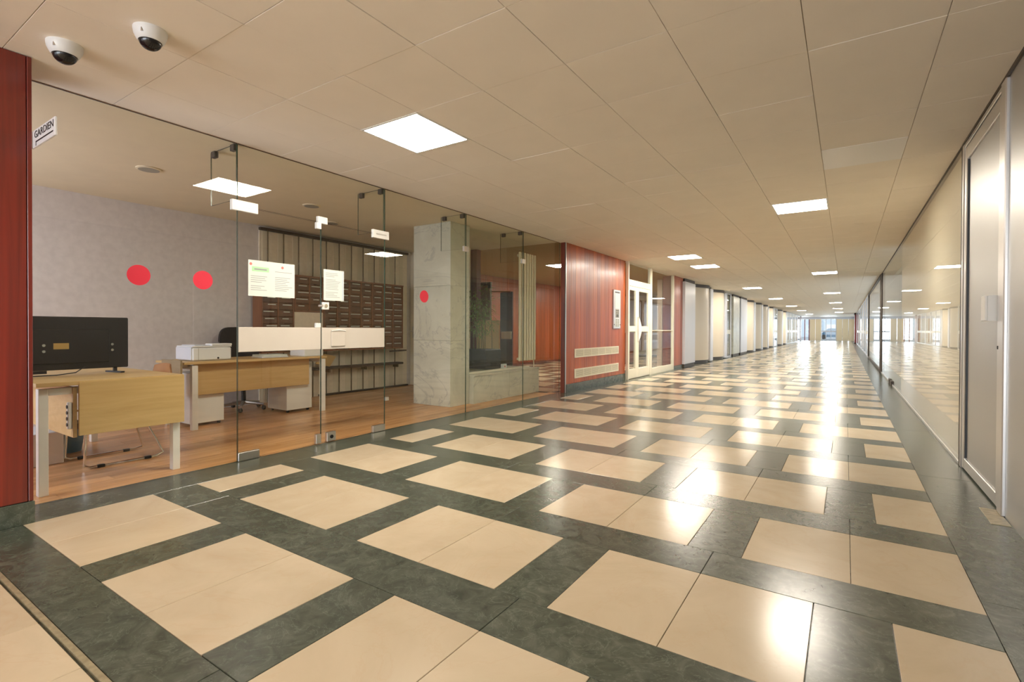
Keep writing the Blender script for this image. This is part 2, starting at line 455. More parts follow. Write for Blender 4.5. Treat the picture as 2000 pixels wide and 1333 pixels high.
bx('trim_line', 'mail_frame', oc, XG - 0.004, XG + 0.004, YP, 7.8, H - 0.003, H + 0.001)  # thin brown trim line between glass and ceiling
for x, y, lab in ((-5.55, 2.10, 'round ceiling grille above the left desk'), (-5.5, 3.82, 'round ceiling grille above the second glass door'), (-6.15, 4.6, 'round ceiling grille in front of the letterboxes')):
    t = thing('ceiling_grille', (x, y, H), lab, 'ceiling grille', 'round grilles in the office ceiling')
    MB().lathe((x, y, H), [(0.105, 0), (0.105, -0.008), (0.09, -0.012)], 28).build('rim', 'ceiling_plaster', t)
    gm = MB().lathe((x, y, H), [(0.086, -0.005), (0.086, -0.013)], 28)
    gm.build('mesh_disc', 'grille_grey', t)
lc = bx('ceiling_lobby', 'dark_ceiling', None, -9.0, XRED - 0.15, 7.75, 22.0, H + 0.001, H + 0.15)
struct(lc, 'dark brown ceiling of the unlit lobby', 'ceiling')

for y, lab in ((10.6, 'added square light panel over the lobby, placed where a corridor light is mirrored'), (14.0, 'square light panel in the lobby ceiling behind the sidelight'), (17.5, 'square light panel deeper in the lobby ceiling')):  # nearest panel is added to brighten the lobby, no lamp hangs there
    XL = -5.62 if y < 12 else -6.2
    t = thing('ceiling_light', (XL, y, H), lab, 'ceiling light', 'square light panels in the lobby ceiling')
    f = MB()
    for q in ((XL - 0.29, XL + 0.29, y - 0.29, y - 0.272), (XL - 0.29, XL + 0.29, y + 0.272, y + 0.29), (XL - 0.29, XL - 0.272, y - 0.272, y + 0.272), (XL + 0.272, XL + 0.29, y - 0.272, y + 0.272)): f.box(*q, H - 0.008, H + 0.001)
    f.build('frame', 'white_metal', t); bx('diffuser', 'lamp_diffuser', t, XL - 0.272, XL + 0.272, y - 0.272, y + 0.272, H - 0.006, H + 0.001)

# ------------------------------------------------------------------ walls
def boards(parent, mat, axis, plane, thick, a0, a1, z0, z1, width):
    n = max(1, round((a1 - a0) / width)); st = (a1 - a0) / n
    for i in range(n):
        a, b = a0 + i * st + 0.0012, a0 + (i + 1) * st - 0.0012
        if axis == 'x': slab(CACHE, 'wall_board', mat, parent, plane, plane + thick, a, b, z0, z1, 0.0015)
        else: slab(CACHE, 'wall_board', mat, parent, a, b, plane, plane + thick, z0, z1, 0.0015)
# left edge of the picture
wl = bx('wall_near_left', 'dark_red_wood', None, XP - 0.42, XP - 0.02, -6.0, YP - 0.012, 0.0, H)
struct(wl, 'glossy red wood panelled wall at the left edge with dark plinth', 'wall')
boards(wl, 'red_wood_shaded', 'x', XP - 0.02, 0.02, -0.6, YP - 0.022, 0.125, H - 0.004, 0.2)
bx('wall_board', 'red_wood_shaded', wl, XP - 0.02, XP, -6.0, -0.602, 0.125, H - 0.004)
bx('corner_trim', 'red_wood_shaded', wl, XP - 0.40, XP + 0.004, YP - 0.020, YP, 0.125, H - 0.004, 0.002)
bx('plinth', 'green_stone', wl, XP - 0.4, XP + 0.012, -6.0, YP + 0.004, 0.0, 0.122, 0.002)
# red panelled wall beyond the office
wr = bx('wall_left', 'dark_red_wood', None, XRED - 0.10, XRED - 0.022, 7.8, 10.62, 0.0, H)
struct(wr, 'glossy red wood panelled wall with air grilles beside the white door', 'wall')
boards(wr, 'red_wood', 'x', XRED - 0.02, 0.02, 7.815, 10.62, 0.146, H - 0.004, 0.187)
bx('corner_trim', 'steel', wr, XRED - 0.010, XRED + 0.004, 7.797, 7.815, 0.0, H - 0.004, 0.002)
bx('end_edge', 'dark_brown', wr, XRED - 0.022, XRED - 0.010, 7.798, 7.814, 0.0, H - 0.004)
bx('plinth', 'green_stone', wr, XRED - 0.02, XRED + 0.012, 7.815, 10.62, 0.0, 0.143, 0.002)
# office rear wall
wb = bx('wall_office_back', 'grey_wall', None, XB - 0.2, XB, -1.2, 7.75, 0.0, H)
struct(wb, 'grey roughcast rear wall of the glazed office', 'wall')
we = bx('wall_office_end', 'cream_wall', None, XB, -5.85, 7.22, 7.42, 0.0, H)
struct(we, 'cream end wall of the office beside the marble column', 'wall')
d5 = thing('door_1', (-6.75, 7.2, 0), 'cream inner door with lever handle beside the letterboxes', 'door', kind='structure')
bx('leaf', 'cream_wall', d5, -7.16, -6.32, 7.185, 7.219, 0.005, 2.05, 0.003)
hd = bx('handle_plate', 'steel', d5, -7.115, -7.08, 7.176, 7.185, 0.93, 1.15, 0.002)
MB().tube([(-7.097, 7.18, 1.06), (-7.097, 7.13, 1.06), (-6.98, 7.13, 1.06)], 0.009).build('lever', 'steel', hd)
# office near end wall with its window (outside the frame)
wn = MB()
for q in ((XB, XG, -1.2, -0.9, 0, 0.9), (XB, XG, -1.2, -0.9, 2.3, H), (XB, -6.95, -1.2, -0.9, 0.9, 2.3), (-4.85, XG, -1.2, -0.9, 0.9, 2.3)): wn.box(*q)
struct(wn.build('wall_office_front', 'grey_wall'), 'grey near end wall of the office with a window opening', 'wall')
# wall behind the camera: frame of the street entrance
wbk = MB()
for q in ((XP, -3.75, -6.2, -6.0, 0, H), (0.75, XR, -6.2, -6.0, 0, H), (XP, XR, -6.2, -6.0, 2.5, H)): wbk.box(*q)
struct(wbk.build('wall_behind', 'white_paint'), 'wall with the street entrance opening behind the viewer', 'wall')
# right-hand wall core
wrt = bx('wall_right', 'shop_board', None, XR + 0.10, XR + 0.3, -6.2, 11.2, 0.0, H)
struct(wrt, 'beige boarded wall behind the shop glass on the right', 'wall')
wrf = bx('wall_right_far', 'pale_blue_wall', None, XR + 0.9, XR + 1.0, 11.2, 17.2, 0.0, H)
struct(wrf, 'pale interior wall seen through the far shop glass on the right', 'wall')
struct(bx('ceiling_shop', 'white_paint', None, XR + 0.3, XR + 1.0, 11.2, YEND, H, H + 0.1), 'white ceiling inside the far right shops', 'ceiling')
struct(bx('floor_shop', 'cream_stone', None, XR + 0.3, XR + 1.0, 11.2, YEND, -0.1, 0.0), 'pale floor inside the far right shops', 'floor')
struct(bx('ground_added', 'street_wall', None, XR + 1.0, XR + 6.0, 17.2, YEND, -0.2, -0.02), 'added pale ground outside the open backs of the far right shops', 'ground')  # shop backs left open and pale ground added to bring daylight in
for q in (17.2, 25.2, 31.3, 40.0, 52.0):
    struct(bx('wall_cross', 'shop_white', None, XR + 0.06, XR + 1.0, q, q + 0.12, 0.0, H), 'white cross wall between the right shops at %d metres' % q, 'wall')
# lobby shell
lw = bx('wall_lobby_back', 'dark_red_wood', None, -8.6, -8.42, 7.75, 22.0, 0.0, H)
struct(lw, 'dark red panelled rear wall of the unlit lobby', 'wall')
boards(lw, 'red_wood', 'x', -8.42, 0.02, 7.8, 21.9, 0.06, H - 0.01, 0.3)
struct(bx('wall_lobby_end', 'cream_wall', None, -8.6, -4.25, 22.0, 22.1, 0, H), 'cream end wall of the dim lobby', 'wall')
struct(bx('wall_lobby_side', 'dark_red_wood', None, -8.6, -5.86, 7.62, 7.75, 0, H), 'dark wall between office and lobby behind the planter', 'wall')

# ------------------------------------------------------------------ marble column and ledge
colm = thing('marble_column', (-5.0, 5.63, 0), 'square pale marble clad column standing behind the office glass', 'column', kind='structure')
for z0, z1 in ((0, 0.94), (0.94, 1.72), (1.72, H)):
    bx('marble_slab', 'white_marble', colm, -5.34, -4.63, 5.42, 5.85, z0 + 0.001, z1 - 0.001, 0.002)
led = thing('marble_ledge', (-5.1, 6.8, 0), 'low pale marble ledge carrying the planter beside the column', 'ledge')
for y0, y1 in ((5.853, 6.80), (6.802, 7.74)):
    bx('front_slab', 'white_marble', led, -4.58, -4.55, y0, y1, 0.0, 0.405, 0.002)
bx('top_slab', 'white_marble', led, -5.33, -4.535, 5.853, 7.745, 0.405, 0.432, 0.003)
bx('top_slab', 'white_marble', led, -5.84, -5.332, 6.25, 7.745, 0.405, 0.432, 0.003)
bx('end_slab', 'white_marble', led, -4.64, -4.55, 5.851, 5.853, 0.0, 0.405)
bx('core', 'dark_brown', led, -5.33, -4.581, 5.86, 7.74, 0.0, 0.404)
bx('core', 'dark_brown', led, -5.84, -5.331, 6.25, 7.74, 0.0, 0.404)
so = thing('socket_box', (-4.80, 7.02, 0.432), 'small white socket box on the ledge beside the planter', 'socket')
bx('housing', 'white_plastic', so, -4.83, -4.78, 6.95, 7.06, 0.433, 0.52, 0.004)
MB().lathe((-4.78, 7.0, 0.478), [(0.016, 0), (0.016, 0.004)], 14, 'X').build('outlet', 'red_ink', so)
w8 = thing('window_1', (-4.68, 6.5, 0.43), 'tall fixed window with thin white frame above the marble ledge', 'window', kind='structure')
bx('window_frame', 'cream_frame', w8, -4.69, -4.66, 5.855, 5.885, 0.433, H - 0.002, 0.002)
bx('window_frame', 'cream_frame', w8, -4.69, -4.66, 5.885, 7.60, 0.433, 0.46, 0.002)
bx('pane', 'clear_glass', w8, -4.68, -4.672, 5.885, 7.60, 0.46, H - 0.002)

# planter with bamboo
pl = thing('planter', (-5.22, 6.98, 0.432), 'black rectangular planter of bamboo on the marble ledge', 'planter')
bx('pot', 'black_plastic', pl, -5.45, -4.98, 6.72, 7.18, 0.433, 0.76, 0.008)
bx('soil', 'soil', pl, -5.43, -5.0, 6.74, 7.16, 0.752, 0.762)
fol = MB(); rnd = random.Random(3)
for i in range(9):
    bxx, byy = rnd.uniform(-5.36, -5.06), rnd.uniform(6.8, 7.1); hh = rnd.uniform(0.7, 1.15)
    lean = Vector((rnd.uniform(-0.08, 0.08), rnd.uniform(-0.12, 0.06), 0))
    pts = [Vector((bxx, byy, 0.755)) + lean * (q / 5) ** 1.5 + Vector((0, 0, hh * q / 5)) for q in range(6)]
    MB().tube(pts, [0.008 - 0.001 * q for q in range(6)], 6).build('stem', 'bamboo_stem', pl)
    for q in range(62):
        tt = rnd.uniform(0.32, 1.0); k_ = tt * 5; a = int(min(k_, 4)); base = pts[a].lerp(pts[a + 1], k_ - a)
        th = rnd.uniform(0, 2 * math.pi); L = rnd.uniform(0.07, 0.15); out = Vector((math.cos(th), math.sin(th), rnd.uniform(-0.9, 0.35))).normalized()
        base = base + out * rnd.uniform(0.0, 0.11); side = out.cross(Vector((0, 0, 1))).normalized() * L * 0.09; mid = base + out * L * 0.5
        fol.add([base, mid + side, base + out * L + Vector((0, 0, -0.01)), mid - side], [(0, 1, 2, 3)])
tag(fol.build('foliage', 'green_leaf', pl), kind='stuff')
# tall cardboard and brick-pattern panels and the door leaf deep in the lobby
kb = thing('kraft_panel', (-5.75, 7.6, 0), 'plain light brown board standing behind the bamboo', 'board')
bx('board', 'kraft_board', kb, -5.82, -5.30, 7.56, 7.60, 0.434, 1.27, 0.003)
bp = thing('brick_panel', (-7.2, 9.6, 0), 'beige brick patterned screen deep behind the bamboo', 'screen')
bx('backing', 'dark_brown', bp, -7.62, -6.98, 9.62, 9.66, 0.0, 2.22)
for r in range(8):
    for q in range(4):
        xa = -7.62 + q * 0.16 - (0.08 if r % 2 else 0)
        slab(CACHE, 'brick', 'brick_beige', bp, max(xa, -7.62) + 0.006, xa + 0.154, 9.60, 9.622, 1.68 + r * 0.066, 1.1 + r * 0.066 + 0.055, 0.003)
ld = thing('lobby_door', (-6.4, 10.5, 0), 'dark glass door with pale push bar deep in the unlit lobby', 'door')
bx('leaf', 'black_plastic', ld, -7.32, -6.95, 10.5, 10.54, 0.01, 2.05, 0.004)
bx('push_plate', 'cream_frame', ld, -7.28, -6.97, 10.485, 10.5, 0.86, 1.05, 0.003)
MB().tube([(-7.6, 10.42, 2.06), (-7.25, 10.42, 2.05), (-6.95, 10.42, 2.04)], 0.02).build('chrome_rail', 'chrome', ld)
# vertical radiator
ra = thing('radiator', (-4.66, 7.45, 0), 'tall cream vertical tube radiator at the end of the marble ledge', 'radiator')
for i in range(7):
    yy = 7.21 + i * 0.081
    MB().bevbox(-4.64, -4.60, yy - 0.024, yy + 0.024, 0.56, 2.42, 0.012).build('tube', 'cream_radiator', ra)
for z in (0.60, 2.36): bx('header', 'cream_radiator', ra, -4.662, -4.641, 7.18, 7.73, z - 0.02, z + 0.02, 0.004)
MB().tube([(-4.65, 7.71, 0.60), (-4.65, 7.725, 0.5), (-4.65, 7.725, 0.434)], 0.009).build('pipe', 'cream_radiator', ra)

# glass screen between the office strip and the lobby
w9 = thing('window_2', (-5.0, 7.78, 0), 'dark glazed cross partition closing the unlit lobby', 'window', kind='structure')
bx('pane', 'clear_glass', w9, -5.85, XRED - 0.16, 7.775, 7.785, 0.002, H - 0.006)

# ------------------------------------------------------------------ glass partition of the office
def pane(name, parent, x, y0, y1, z0, z1, t=0.010, mat='clear_glass', edge=True):
    b = MB(); b.box(x - t / 2, x + t / 2, y0, y1, z0, z1)
    for i, f in enumerate(b.f):
        xs = {round(b.v[q][0], 5) for q in f}
        b.mi[i] = 0 if len(xs) == 1 or not edge else 1
    return b.build(name, [mat, 'glass_edge'], parent)
JY = [YP, 2.205, 3.79, 5.19, 6.60, 7.793]
panel_lab = {0: 'frameless glass panel in front of the left desk with two red dots', 2: 'frameless glass panel in front of the marble column',
             3: 'frameless glass panel in front of the bamboo planter', 4: 'narrow last frameless glass panel against the red wall'}
def fin(parent, y):
    f = bx('fin', 'clear_glass', parent, XG - 0.42, XG - 0.006, y - 0.005, y + 0.005, 2.16, H - 0.004)
    f.data.materials.append(MATS['glass_edge'])
    for pgn in f.data.polygons:
        if abs(pgn.normal.y) < 0.5: pgn.material_index = 1
    for dx in (-0.36, -0.05):
        bx('clip', 'dark_brown', f, XG + dx - 0.03, XG + dx + 0.03, y - 0.018, y + 0.018, H - 0.055, H - 0.002, 0.003)
n = 3
for i in range(5):
    y0, y1 = JY[i] + 0.003, JY[i + 1] - 0.003
    if i == 1: continue
    t = thing('window_%d' % n, (XG, (y0 + y1) / 2, 0), panel_lab[i], 'glass panel', kind='structure'); n += 1
    pane('pane', t, XG, y0, y1, 0.004, H - 0.006)
    if i < 4: fin(t, y1 - 0.01 if i else y1 + 0.003)
    if i in (2, 3): bx('patch_fitting', 'steel', t, XG - 0.016, XG + 0.016, y1 - 0.05, y1 + 0.05, 2.12, 2.19, 0.003)
    if i == 2: bx('patch_fitting', 'steel', t, XG - 0.016, XG + 0.016, y0, y0 + 0.05, 0.32, 0.36, 0.003)
# transom over the doors
t = thing('window_%d' % n, (XG, 3.0, 2.12), 'glass transom above the pair of glass doors', 'glass panel', kind='structure'); n += 1
pane('pane', t, XG, 2.208, 3.787, 2.115, H - 0.006); fin(t, 3.78)
YM = 2.995
def door(name, ya, yb, lab):
    d = thing(name, (XG, (ya + yb) / 2, 0), lab, 'glass door', kind='structure')
    pane('pane', d, XG, ya + 0.003, yb - 0.003, 0.012, 2.108)
    bd = bx('white_band', 'white_band', d, XG - 0.009, XG + 0.009, ya + 0.006, yb - 0.006, 0.905, 1.112, 0.002)
    return d, bd
dA, bandA = door('door_2', 2.205, YM, 'left glass door leaf with white band and posted paper')
dB, bandB = door('door_3', YM, 3.79, 'right glass door leaf with white band and letter flap')
def fitting(parent, name, ya, yb, za, zb, mat='white_metal', t=0.017):
    return bx(name, mat, parent, XG - t, XG + t, ya, yb, za, zb, 0.003)
f1 = fitting(dA, 'hinge_patch', 2.155, 2.375, 2.068, 2.155); bx('cover_slot', 'steel', f1, XG + 0.017, XG + 0.020, 2.25, 2.33, 2.105, 2.118)
f2 = fitting(dB, 'hinge_patch', 3.62, 3.84, 2.068, 2.155); bx('cover_slot', 'steel', f2, XG + 0.017, XG + 0.020, 3.66, 3.80, 2.105, 2.118)
fitting(dA, 'floor_hinge', 2.205, 2.385, 0.004, 0.072, 'steel'); fitting(dB, 'floor_hinge', 3.62, 3.79, 0.004, 0.072, 'steel')
fitting(dA, 'top_lock', 2.94, 2.992, 2.045, 2.105); fitting(dB, 'strike_plate', 2.955, 3.06, 2.10, 2.165)
fitting(dA, 'lower_lock', 2.935, 2.99, 0.012, 0.10, 'steel'); lk = fitting(dB, 'lower_lock', 3.055, 3.155, 0.012, 0.10, 'steel')
MB().lathe((XG + 0.017, 3.105, 0.055), [(0.018, 0), (0.018, 0.006)], 16, 'X').build('cylinder', 'black_plastic', lk)
bl = fitting(dB, 'lock_box', 3.0, 3.075, 1.285, 1.355, 'white_metal', 0.02); MB().lathe((XG + 0.02, 3.038, 1.32), [(0.017, 0), (0.017, 0.008)], 16, 'X').build('cylinder', 'chrome', bl)
MB().lathe((XG + 0.02, 2.985, 1.318), [(0.012, -0.03), (0.014, 0.0), (0.010, 0.02)], 14, 'X').build('door_knob', 'steel', dA)
fitting(dA, 'latch_plate', 2.935, 2.99, 1.112, 1.155, 'white_metal', 0.012)
lf = bx('letter_flap', 'white_band', bandB, XG + 0.009, XG + 0.022, 3.10, 3.265, 0.93, 1.085, 0.004)
MB().tube([(XG + 0.022, 3.10, 1.08), (XG + 0.03, 3.18, 1.09), (XG + 0.022, 3.265, 1.08)], 0.006).build('flap_hinge', 'white_metal', dB)

# red warning dots and posted papers on the glass
for y, z, lab in ((1.512, 1.475, 'large red dot sticker on the glass, leftmost of three'), (1.938, 1.475, 'red dot sticker on the glass left of the doors'), (4.40, 1.488, 'red dot sticker on the glass in front of the marble column')):
    o = MB().lathe((XG + 0.0055, y, z), [(0.072, 0), (0.072, 0.0012)], 40, 'X').build('dot_sticker', 'red_sticker')
    tag(o, lab, 'sticker', 'red dots on the office glass')
def sheet(name, y0, y1, z0, z1, lab):
    t = thing(name, (XG + 0.006, (y0 + y1) / 2, z0), lab, 'paper')
    bx('sheet', 'paper', t, XG + 0.0055, XG + 0.0065, y0, y1, z0, z1)
    return t
p1 = sheet('posted_notice', 2.293, 2.718, 1.375, 1.678, 'wide double paper notice with green heading on the left glass door')
xq = XG + 0.0066
def lines(parent, y0, y1, z0, z1, nn, seed, mat='ink'):
    b = MB(); rr = random.Random(seed)
    for i in range(nn):
        z = z1 - (i + 0.5) * (z1 - z0) / nn
        if rr.random() < 0.15: continue
        e = y0 + (y1 - y0) * rr.uniform(0.55, 1.0); b.box(xq, xq + 0.0005, y0, e, z - 0.0022, z + 0.0022)
    return tag(b.build('printed_lines', mat, parent), kind='stuff')
bx('green_heading', 'green_ink', p1, xq, xq + 0.0005, 2.325, 2.475, 1.585, 1.625)
bx('heading_line', 'ink', p1, xq + 0.0006, xq + 0.001, 2.345, 2.455, 1.598, 1.610)
lines(p1, 2.315, 2.475, 1.42, 1.57, 9, 1); lines(p1, 2.53, 2.695, 1.41, 1.605, 12, 2)
MB().lathe((xq, 2.315, 1.645), [(0.012, 0), (0.012, 0.0005)], 14, 'X').build('emblem', 'red_ink', p1)
MB().lathe((xq, 2.60, 1.638), [(0.012, 0), (0.012, 0.0005)], 14, 'X').build('emblem', 'red_ink', p1)
p2 = sheet('posted_sheet', 3.022, 3.255, 1.375, 1.672, 'single white printed sheet on the right glass door')
lines(p2, 3.045, 3.215, 1.40, 1.645, 16, 3)
bx('coloured_edge', 'pale_blue_wall', p2, xq, xq + 0.0005, 3.232, 3.25, 1.38, 1.668)

# ------------------------------------------------------------------ projecting sign and dome cameras
sg = thing('projecting_sign', (-3.64, 0.885, 2.15), 'small white projecting sign reading GARDIEN with an arrow, beside the red wall', 'sign')
bx('plate', 'white_plastic', sg, -3.83, -3.443, 0.878, 0.888, 2.108, 2.205, 0.002)
text('lettering', 'GARDIEN', 'black_plastic', sg, (-3.62, 0.8775, 2.172), (math.pi / 2, 0, 0), 0.054, wide=1.4)
ar = MB(); ar.box(-3.76, -3.47, 0.8768, 0.878, 2.130, 2.137); ar.box(-3.76, -3.752, 0.8768, 0.878, 2.112, 2.137)
ar.build('arrow', 'black_plastic', sg)
for x, y, r, lab in ((-3.50, 0.935, 0.078, 'white dome security camera on the ceiling, the one nearer the red wall'), (-2.965, 1.13, 0.074, 'white dome security camera on the ceiling, the one farther from the red wall')):
    t = thing('dome_camera', (x, y, H), lab, 'camera', 'dome cameras on the ceiling')
    MB().lathe((x, y, H), [(r, 0), (r, -0.012), (r * 0.96, -0.03), (r * 0.80, -0.055), (r * 0.70, -0.062), (r * 0.68, -0.058)], 36).build('housing', 'white_plastic', t)
    MB().lathe((x, y, H - 0.056), [(r * 0.68 * math.cos(a), -r * 0.62 * math.sin(a)) for a in [i * math.pi / 2 / 9 for i in range(9)]] + [(0.002, -r * 0.62)], 32).build('dome', 'dome_black', t)
    for a in (2.2, -0.9): MB().lathe((x + r * 0.9 * math.cos(a), y + r * 0.9 * math.sin(a), H - 0.036), [(0.006, 0.012), (0.006, -0.006)], 10).build('screw', 'steel', t)

# ------------------------------------------------------------------ letterboxes on the rear wall
pn = bx('wall_panelling', 'striped_cream', None, XB + 0.001, XB + 0.02, 4.12, 7.10, 0.0, 2.56)
struct(pn, 'cream striped panelling behind the letterboxes', 'panelling')
for i in range(12): bx('panel_strip', 'cream_wall', pn, XB + 0.02, XB + 0.024, 4.16 + i * 0.248, 4.16 + i * 0.248 + 0.10, 0.02, 2.54)
rk = thing('batten_rack', (XB + 0.05, 5.5, 0), 'rack of thin dark vertical rods carrying the letterboxes', 'rack')
for i in range(11):
    yy = 4.224 + i * 0.2525
    MB().tube([(XB + 0.06, yy, 0.0), (XB + 0.06, yy, 2.545)], 0.010, 8).build('rod', 'batten', rk)
bx('top_rail', 'dark_brown', rk, XB + 0.03, XB + 0.085, 4.10, 7.08, 2.545, 2.585, 0.003)
bx('foot_rail', 'dark_brown', rk, XB + 0.03, XB + 0.085, 5.1, 7.08, 0.0, 0.03, 0.003)
bs = thing('wall_shelf', (XB + 0.1, 6.2, 0.45), 'narrow dark shelf below the letterboxes', 'shelf')
bx('shelf_board', 'dark_brown', bs, XB + 0.075, XB + 0.26, 4.8, 6.78, 0.445, 0.483, 0.004)
for yy in (5.2, 5.95, 6.7): bx('bracket', 'batten', bs, XB + 0.072, XB + 0.2, yy - 0.01, yy + 0.01, 0.39, 0.445)
rr = random.Random(5)
def mail_unit(lab, y0, cols, z0, rows, cw=0.2655, rh=0.1065):
    y1 = y0 + cols * cw; z1 = z0 + rows * rh
    t = thing('letterbox_unit', (XB + 0.2, (y0 + y1) / 2, z0), lab, 'letterboxes', 'letterbox units on the rear wall')
    f = MB(); xa, xb = XB + 0.072, XB + 0.30
    f.box(xa, xa + 0.01, y0, y1, z0, z1)
    for i in range(cols + 1): f.box(xa + 0.01, xb + 0.006, y0 + i * cw - 0.010, y0 + i * cw + 0.010, z0, z1)
    f.box(xa, xb + 0.008, y0 - 0.01, y1 + 0.01, z0 - 0.02, z0); f.box(xa, xb + 0.012, y0 - 0.014, y1 + 0.014, z1, z1 + 0.025)
    f.build('carcass', 'mail_frame', t)
    for i in range(cols):
        for j in range(rows):
            ya = y0 + i * cw + 0.013; yb = y0 + (i + 1) * cw - 0.013; za = z0 + j * rh
            d = slab(CACHE, 'door', 'mail_wood', t, xb - 0.014, xb, ya, yb, za + 0.004, za + rh - 0.004, 0.002)
            w = rr.uniform(0.05, 0.10); c = (ya + yb) / 2 + rr.uniform(-0.02, 0.03)
            if rr.random() < 0.93: slab(CACHE, 'name_slot', 'paper', d, xb, xb + 0.004, c - round(w, 2), c + round(w, 2), za + 0.066, za + 0.078, 0.0)
    return t
mail_unit('letterbox unit of two columns behind the office chair, with reddish side', 3.995, 2, 0.765, 11, 0.245, 0.102)
mail_unit('short letterbox unit above a blank panel, behind the posted notice', 4.514, 2, 1.377, 5, 0.240, 0.102)
mail_unit('wide letterbox unit of seven columns beside the cream inner door', 5.024, 7, 0.765, 11, 0.241, 0.102)
bx('wall_panelling.001', 'striped_cream', None, XB + 0.28, XB + 0.295, 4.505, 5.0, 0.765, 1.354)
struct(bpy.data.objects['wall_panelling.001'], 'blank cream panel under the short letterbox unit', 'panel')
tag(MB().obox((XB + 0.30, 6.6, 0.70), (0.12, 0, 0.01), (0, 0.10, 0.0), (-0.001, 0, 0.012)).build('mail_tray', 'dark_brown'), 'small dark tray of mail below the wide letterbox unit', 'tray')
lp = thing('leaning_board', (XB + 0.2, 5.1, 0.483), 'light brown board leaning on the shelf behind the right desk', 'board')
MB().obox((XB + 0.20, 5.12, 0.595), (0.010, 0, 0), (0, 0.13, -0.03), (0, 0.06, 0.08)).build('board', 'kraft_board', lp)

# ------------------------------------------------------------------ left desk
dk = thing('desk', (-5.2, 1.45, 0), 'light oak desk with white metal legs beside the red wall', 'desk', 'office desks')
bx('desktop', 'oak', dk, -6.12, -4.30, 1.0, 1.86, 0.715, 0.742, 0.002)
for x in (-4.37, -6.07):
    for y in (1.045, 1.825):
        bx('leg', 'white_metal', dk, x - 0.028, x + 0.028, y - 0.025, y + 0.025, 0.0, 0.70, 0.002)
    bx('cross_bar', 'white_metal', dk, x - 0.028, x + 0.028, 1.07, 1.80, 0.655, 0.70, 0.002)
bx('end_panel', 'oak', dk, -4.318, -4.296, 1.215, 1.862, 0.372, 0.735, 0.002)
bx('modesty_panel', 'oak', dk, -5.95, -4.322, 1.19, 1.212, 0.36, 0.70, 0.002)
bx('cable_tray', 'dark_brown', dk, -5.2, -4.42, 1.214, 1.29, 0.40, 0.44, 0.002)
ps = bx('power_strip', 'white_plastic', dk, -4.36, -4.33, 1.165, 1.188, 0.42, 0.60, 0.004)
for z in (0.45, 0.49, 0.53, 0.57): MB().lathe((-4.345, 1.165, z), [(0.012, 0.0), (0.012, -0.004)], 10, 'Y').build('socket', 'black_plastic', ps)
tag(bx('cardboard_box', 'white_plastic', None, -5.75, -5.3, 1.12, 1.4, 0.002, 0.26, 0.004), 'white box on the floor under the left desk', 'box')
tag(MB().lathe((-5.75, 1.55, 0.0), [(0.09, 0.002), (0.12, 0.26), (0.115, 0.26), (0.085, 0.01)], 24).build('waste_bin', 'bin_blue'), 'blue waste bin on the floor under the left desk', 'bin')
# monitor seen from behind
mo = thing('monitor', (-4.93, 1.25, 0.742), 'large black flat screen on the left desk seen from behind', 'monitor')
bx('housing', 'black_plastic', mo, -4.945, -4.915, 0.86, 1.71, 0.782, 1.185, 0.006)
bx('rear_cover', 'black_plastic', mo, -4.916, -4.895, 1.0, 1.58, 0.83, 1.09, 0.006)
bx('rating_label', 'sticker_yellow', mo, -4.8955, -4.8945, 1.235, 1.325, 0.94, 0.985)
for y, z in ((1.60, 0.97), (1.60, 0.925), (1.18, 0.97), (1.18, 0.925)):
    MB().lathe((-4.915 if y > 1.58 else -4.895, y, z), [(0.010, 0), (0.010, 0.006)], 12, 'X').build('screw', 'chrome', mo)
for y in (0.98, 1.625):
    ft = MB(); ft.box(-4.945, -4.925, y - 0.012, y + 0.012, 0.75, 0.79); ft.obox((-4.935, y, 0.748), (0.10, 0.02, 0), (-0.006, 0.014, 0), (0, 0, 0.006))
    ft.build('foot', 'black_plastic', mo)
bx('screen', 'black_plastic', mo, -4.9465, -4.9455, 0.875, 1.695, 0.797, 1.17)
tag(MB().tube([(-4.90, 1.42, 0.80), (-4.88, 1.36, 0.76), (-4.88, 1.25, 0.748), (-4.9, 1.05, 0.748)], 0.004).build('cable', 'black_plastic'), 'thin black cable hanging below the flat screen', 'cable')
bx('cable_port', 'black_plastic', mo, -4.915, -4.905, 1.05, 1.2, 0.76, 0.782)

# plywood chair with chrome sled base
ch = thing('sled_chair', (-5.12, 1.7, 0), 'brown plywood chair with chrome sled base tucked under the left desk', 'chair')
st = MB(); nseg = 8
pr = [(1.56, 0.445), (1.70, 0.43), (1.85, 0.43), (1.95, 0.45), (2.02, 0.52), (2.05, 0.62), (2.07, 0.72), (2.075, 0.785)]
vs = []; wv = [0.20, 0.21, 0.21, 0.20, 0.19, 0.19, 0.185, 0.15]
for (y, z), w in zip(pr, wv):
    for q in range(7):
        u = (q - 3) / 3; vs.append((-5.12 + u * w, y - 0.04 * u * u * (1 if z > 0.5 else 0), z + (0.015 * u * u if z < 0.5 else -0.02 * abs(u) ** 3)))
vs2 = [(x, y + (0.012 if z > 0.5 else 0), z - (0.012 if z <= 0.5 else 0.003)) for x, y, z in vs]
K = len(vs); fs = []
for i in range(len(pr) - 1):
    for q in range(6):
        a = i * 7 + q; fs.append((a, a + 1, a + 8, a + 7)); fs.append((K + a + 7, K + a + 8, K + a + 1, K + a))
bd_ = list(range(0, 7)) + [i * 7 + 6 for i in range(1, len(pr))] + [(len(pr) - 1) * 7 + q for q in range(5, -1, -1)] + [i * 7 for i in range(len(pr) - 2, 0, -1)]
for a, b in zip(bd_, bd_[1:] + bd_[:1]): fs.append((a, K + a, K + b, b))
st.add(vs + vs2, fs, 0, True); st.build('shell', 'chair_ply', ch)
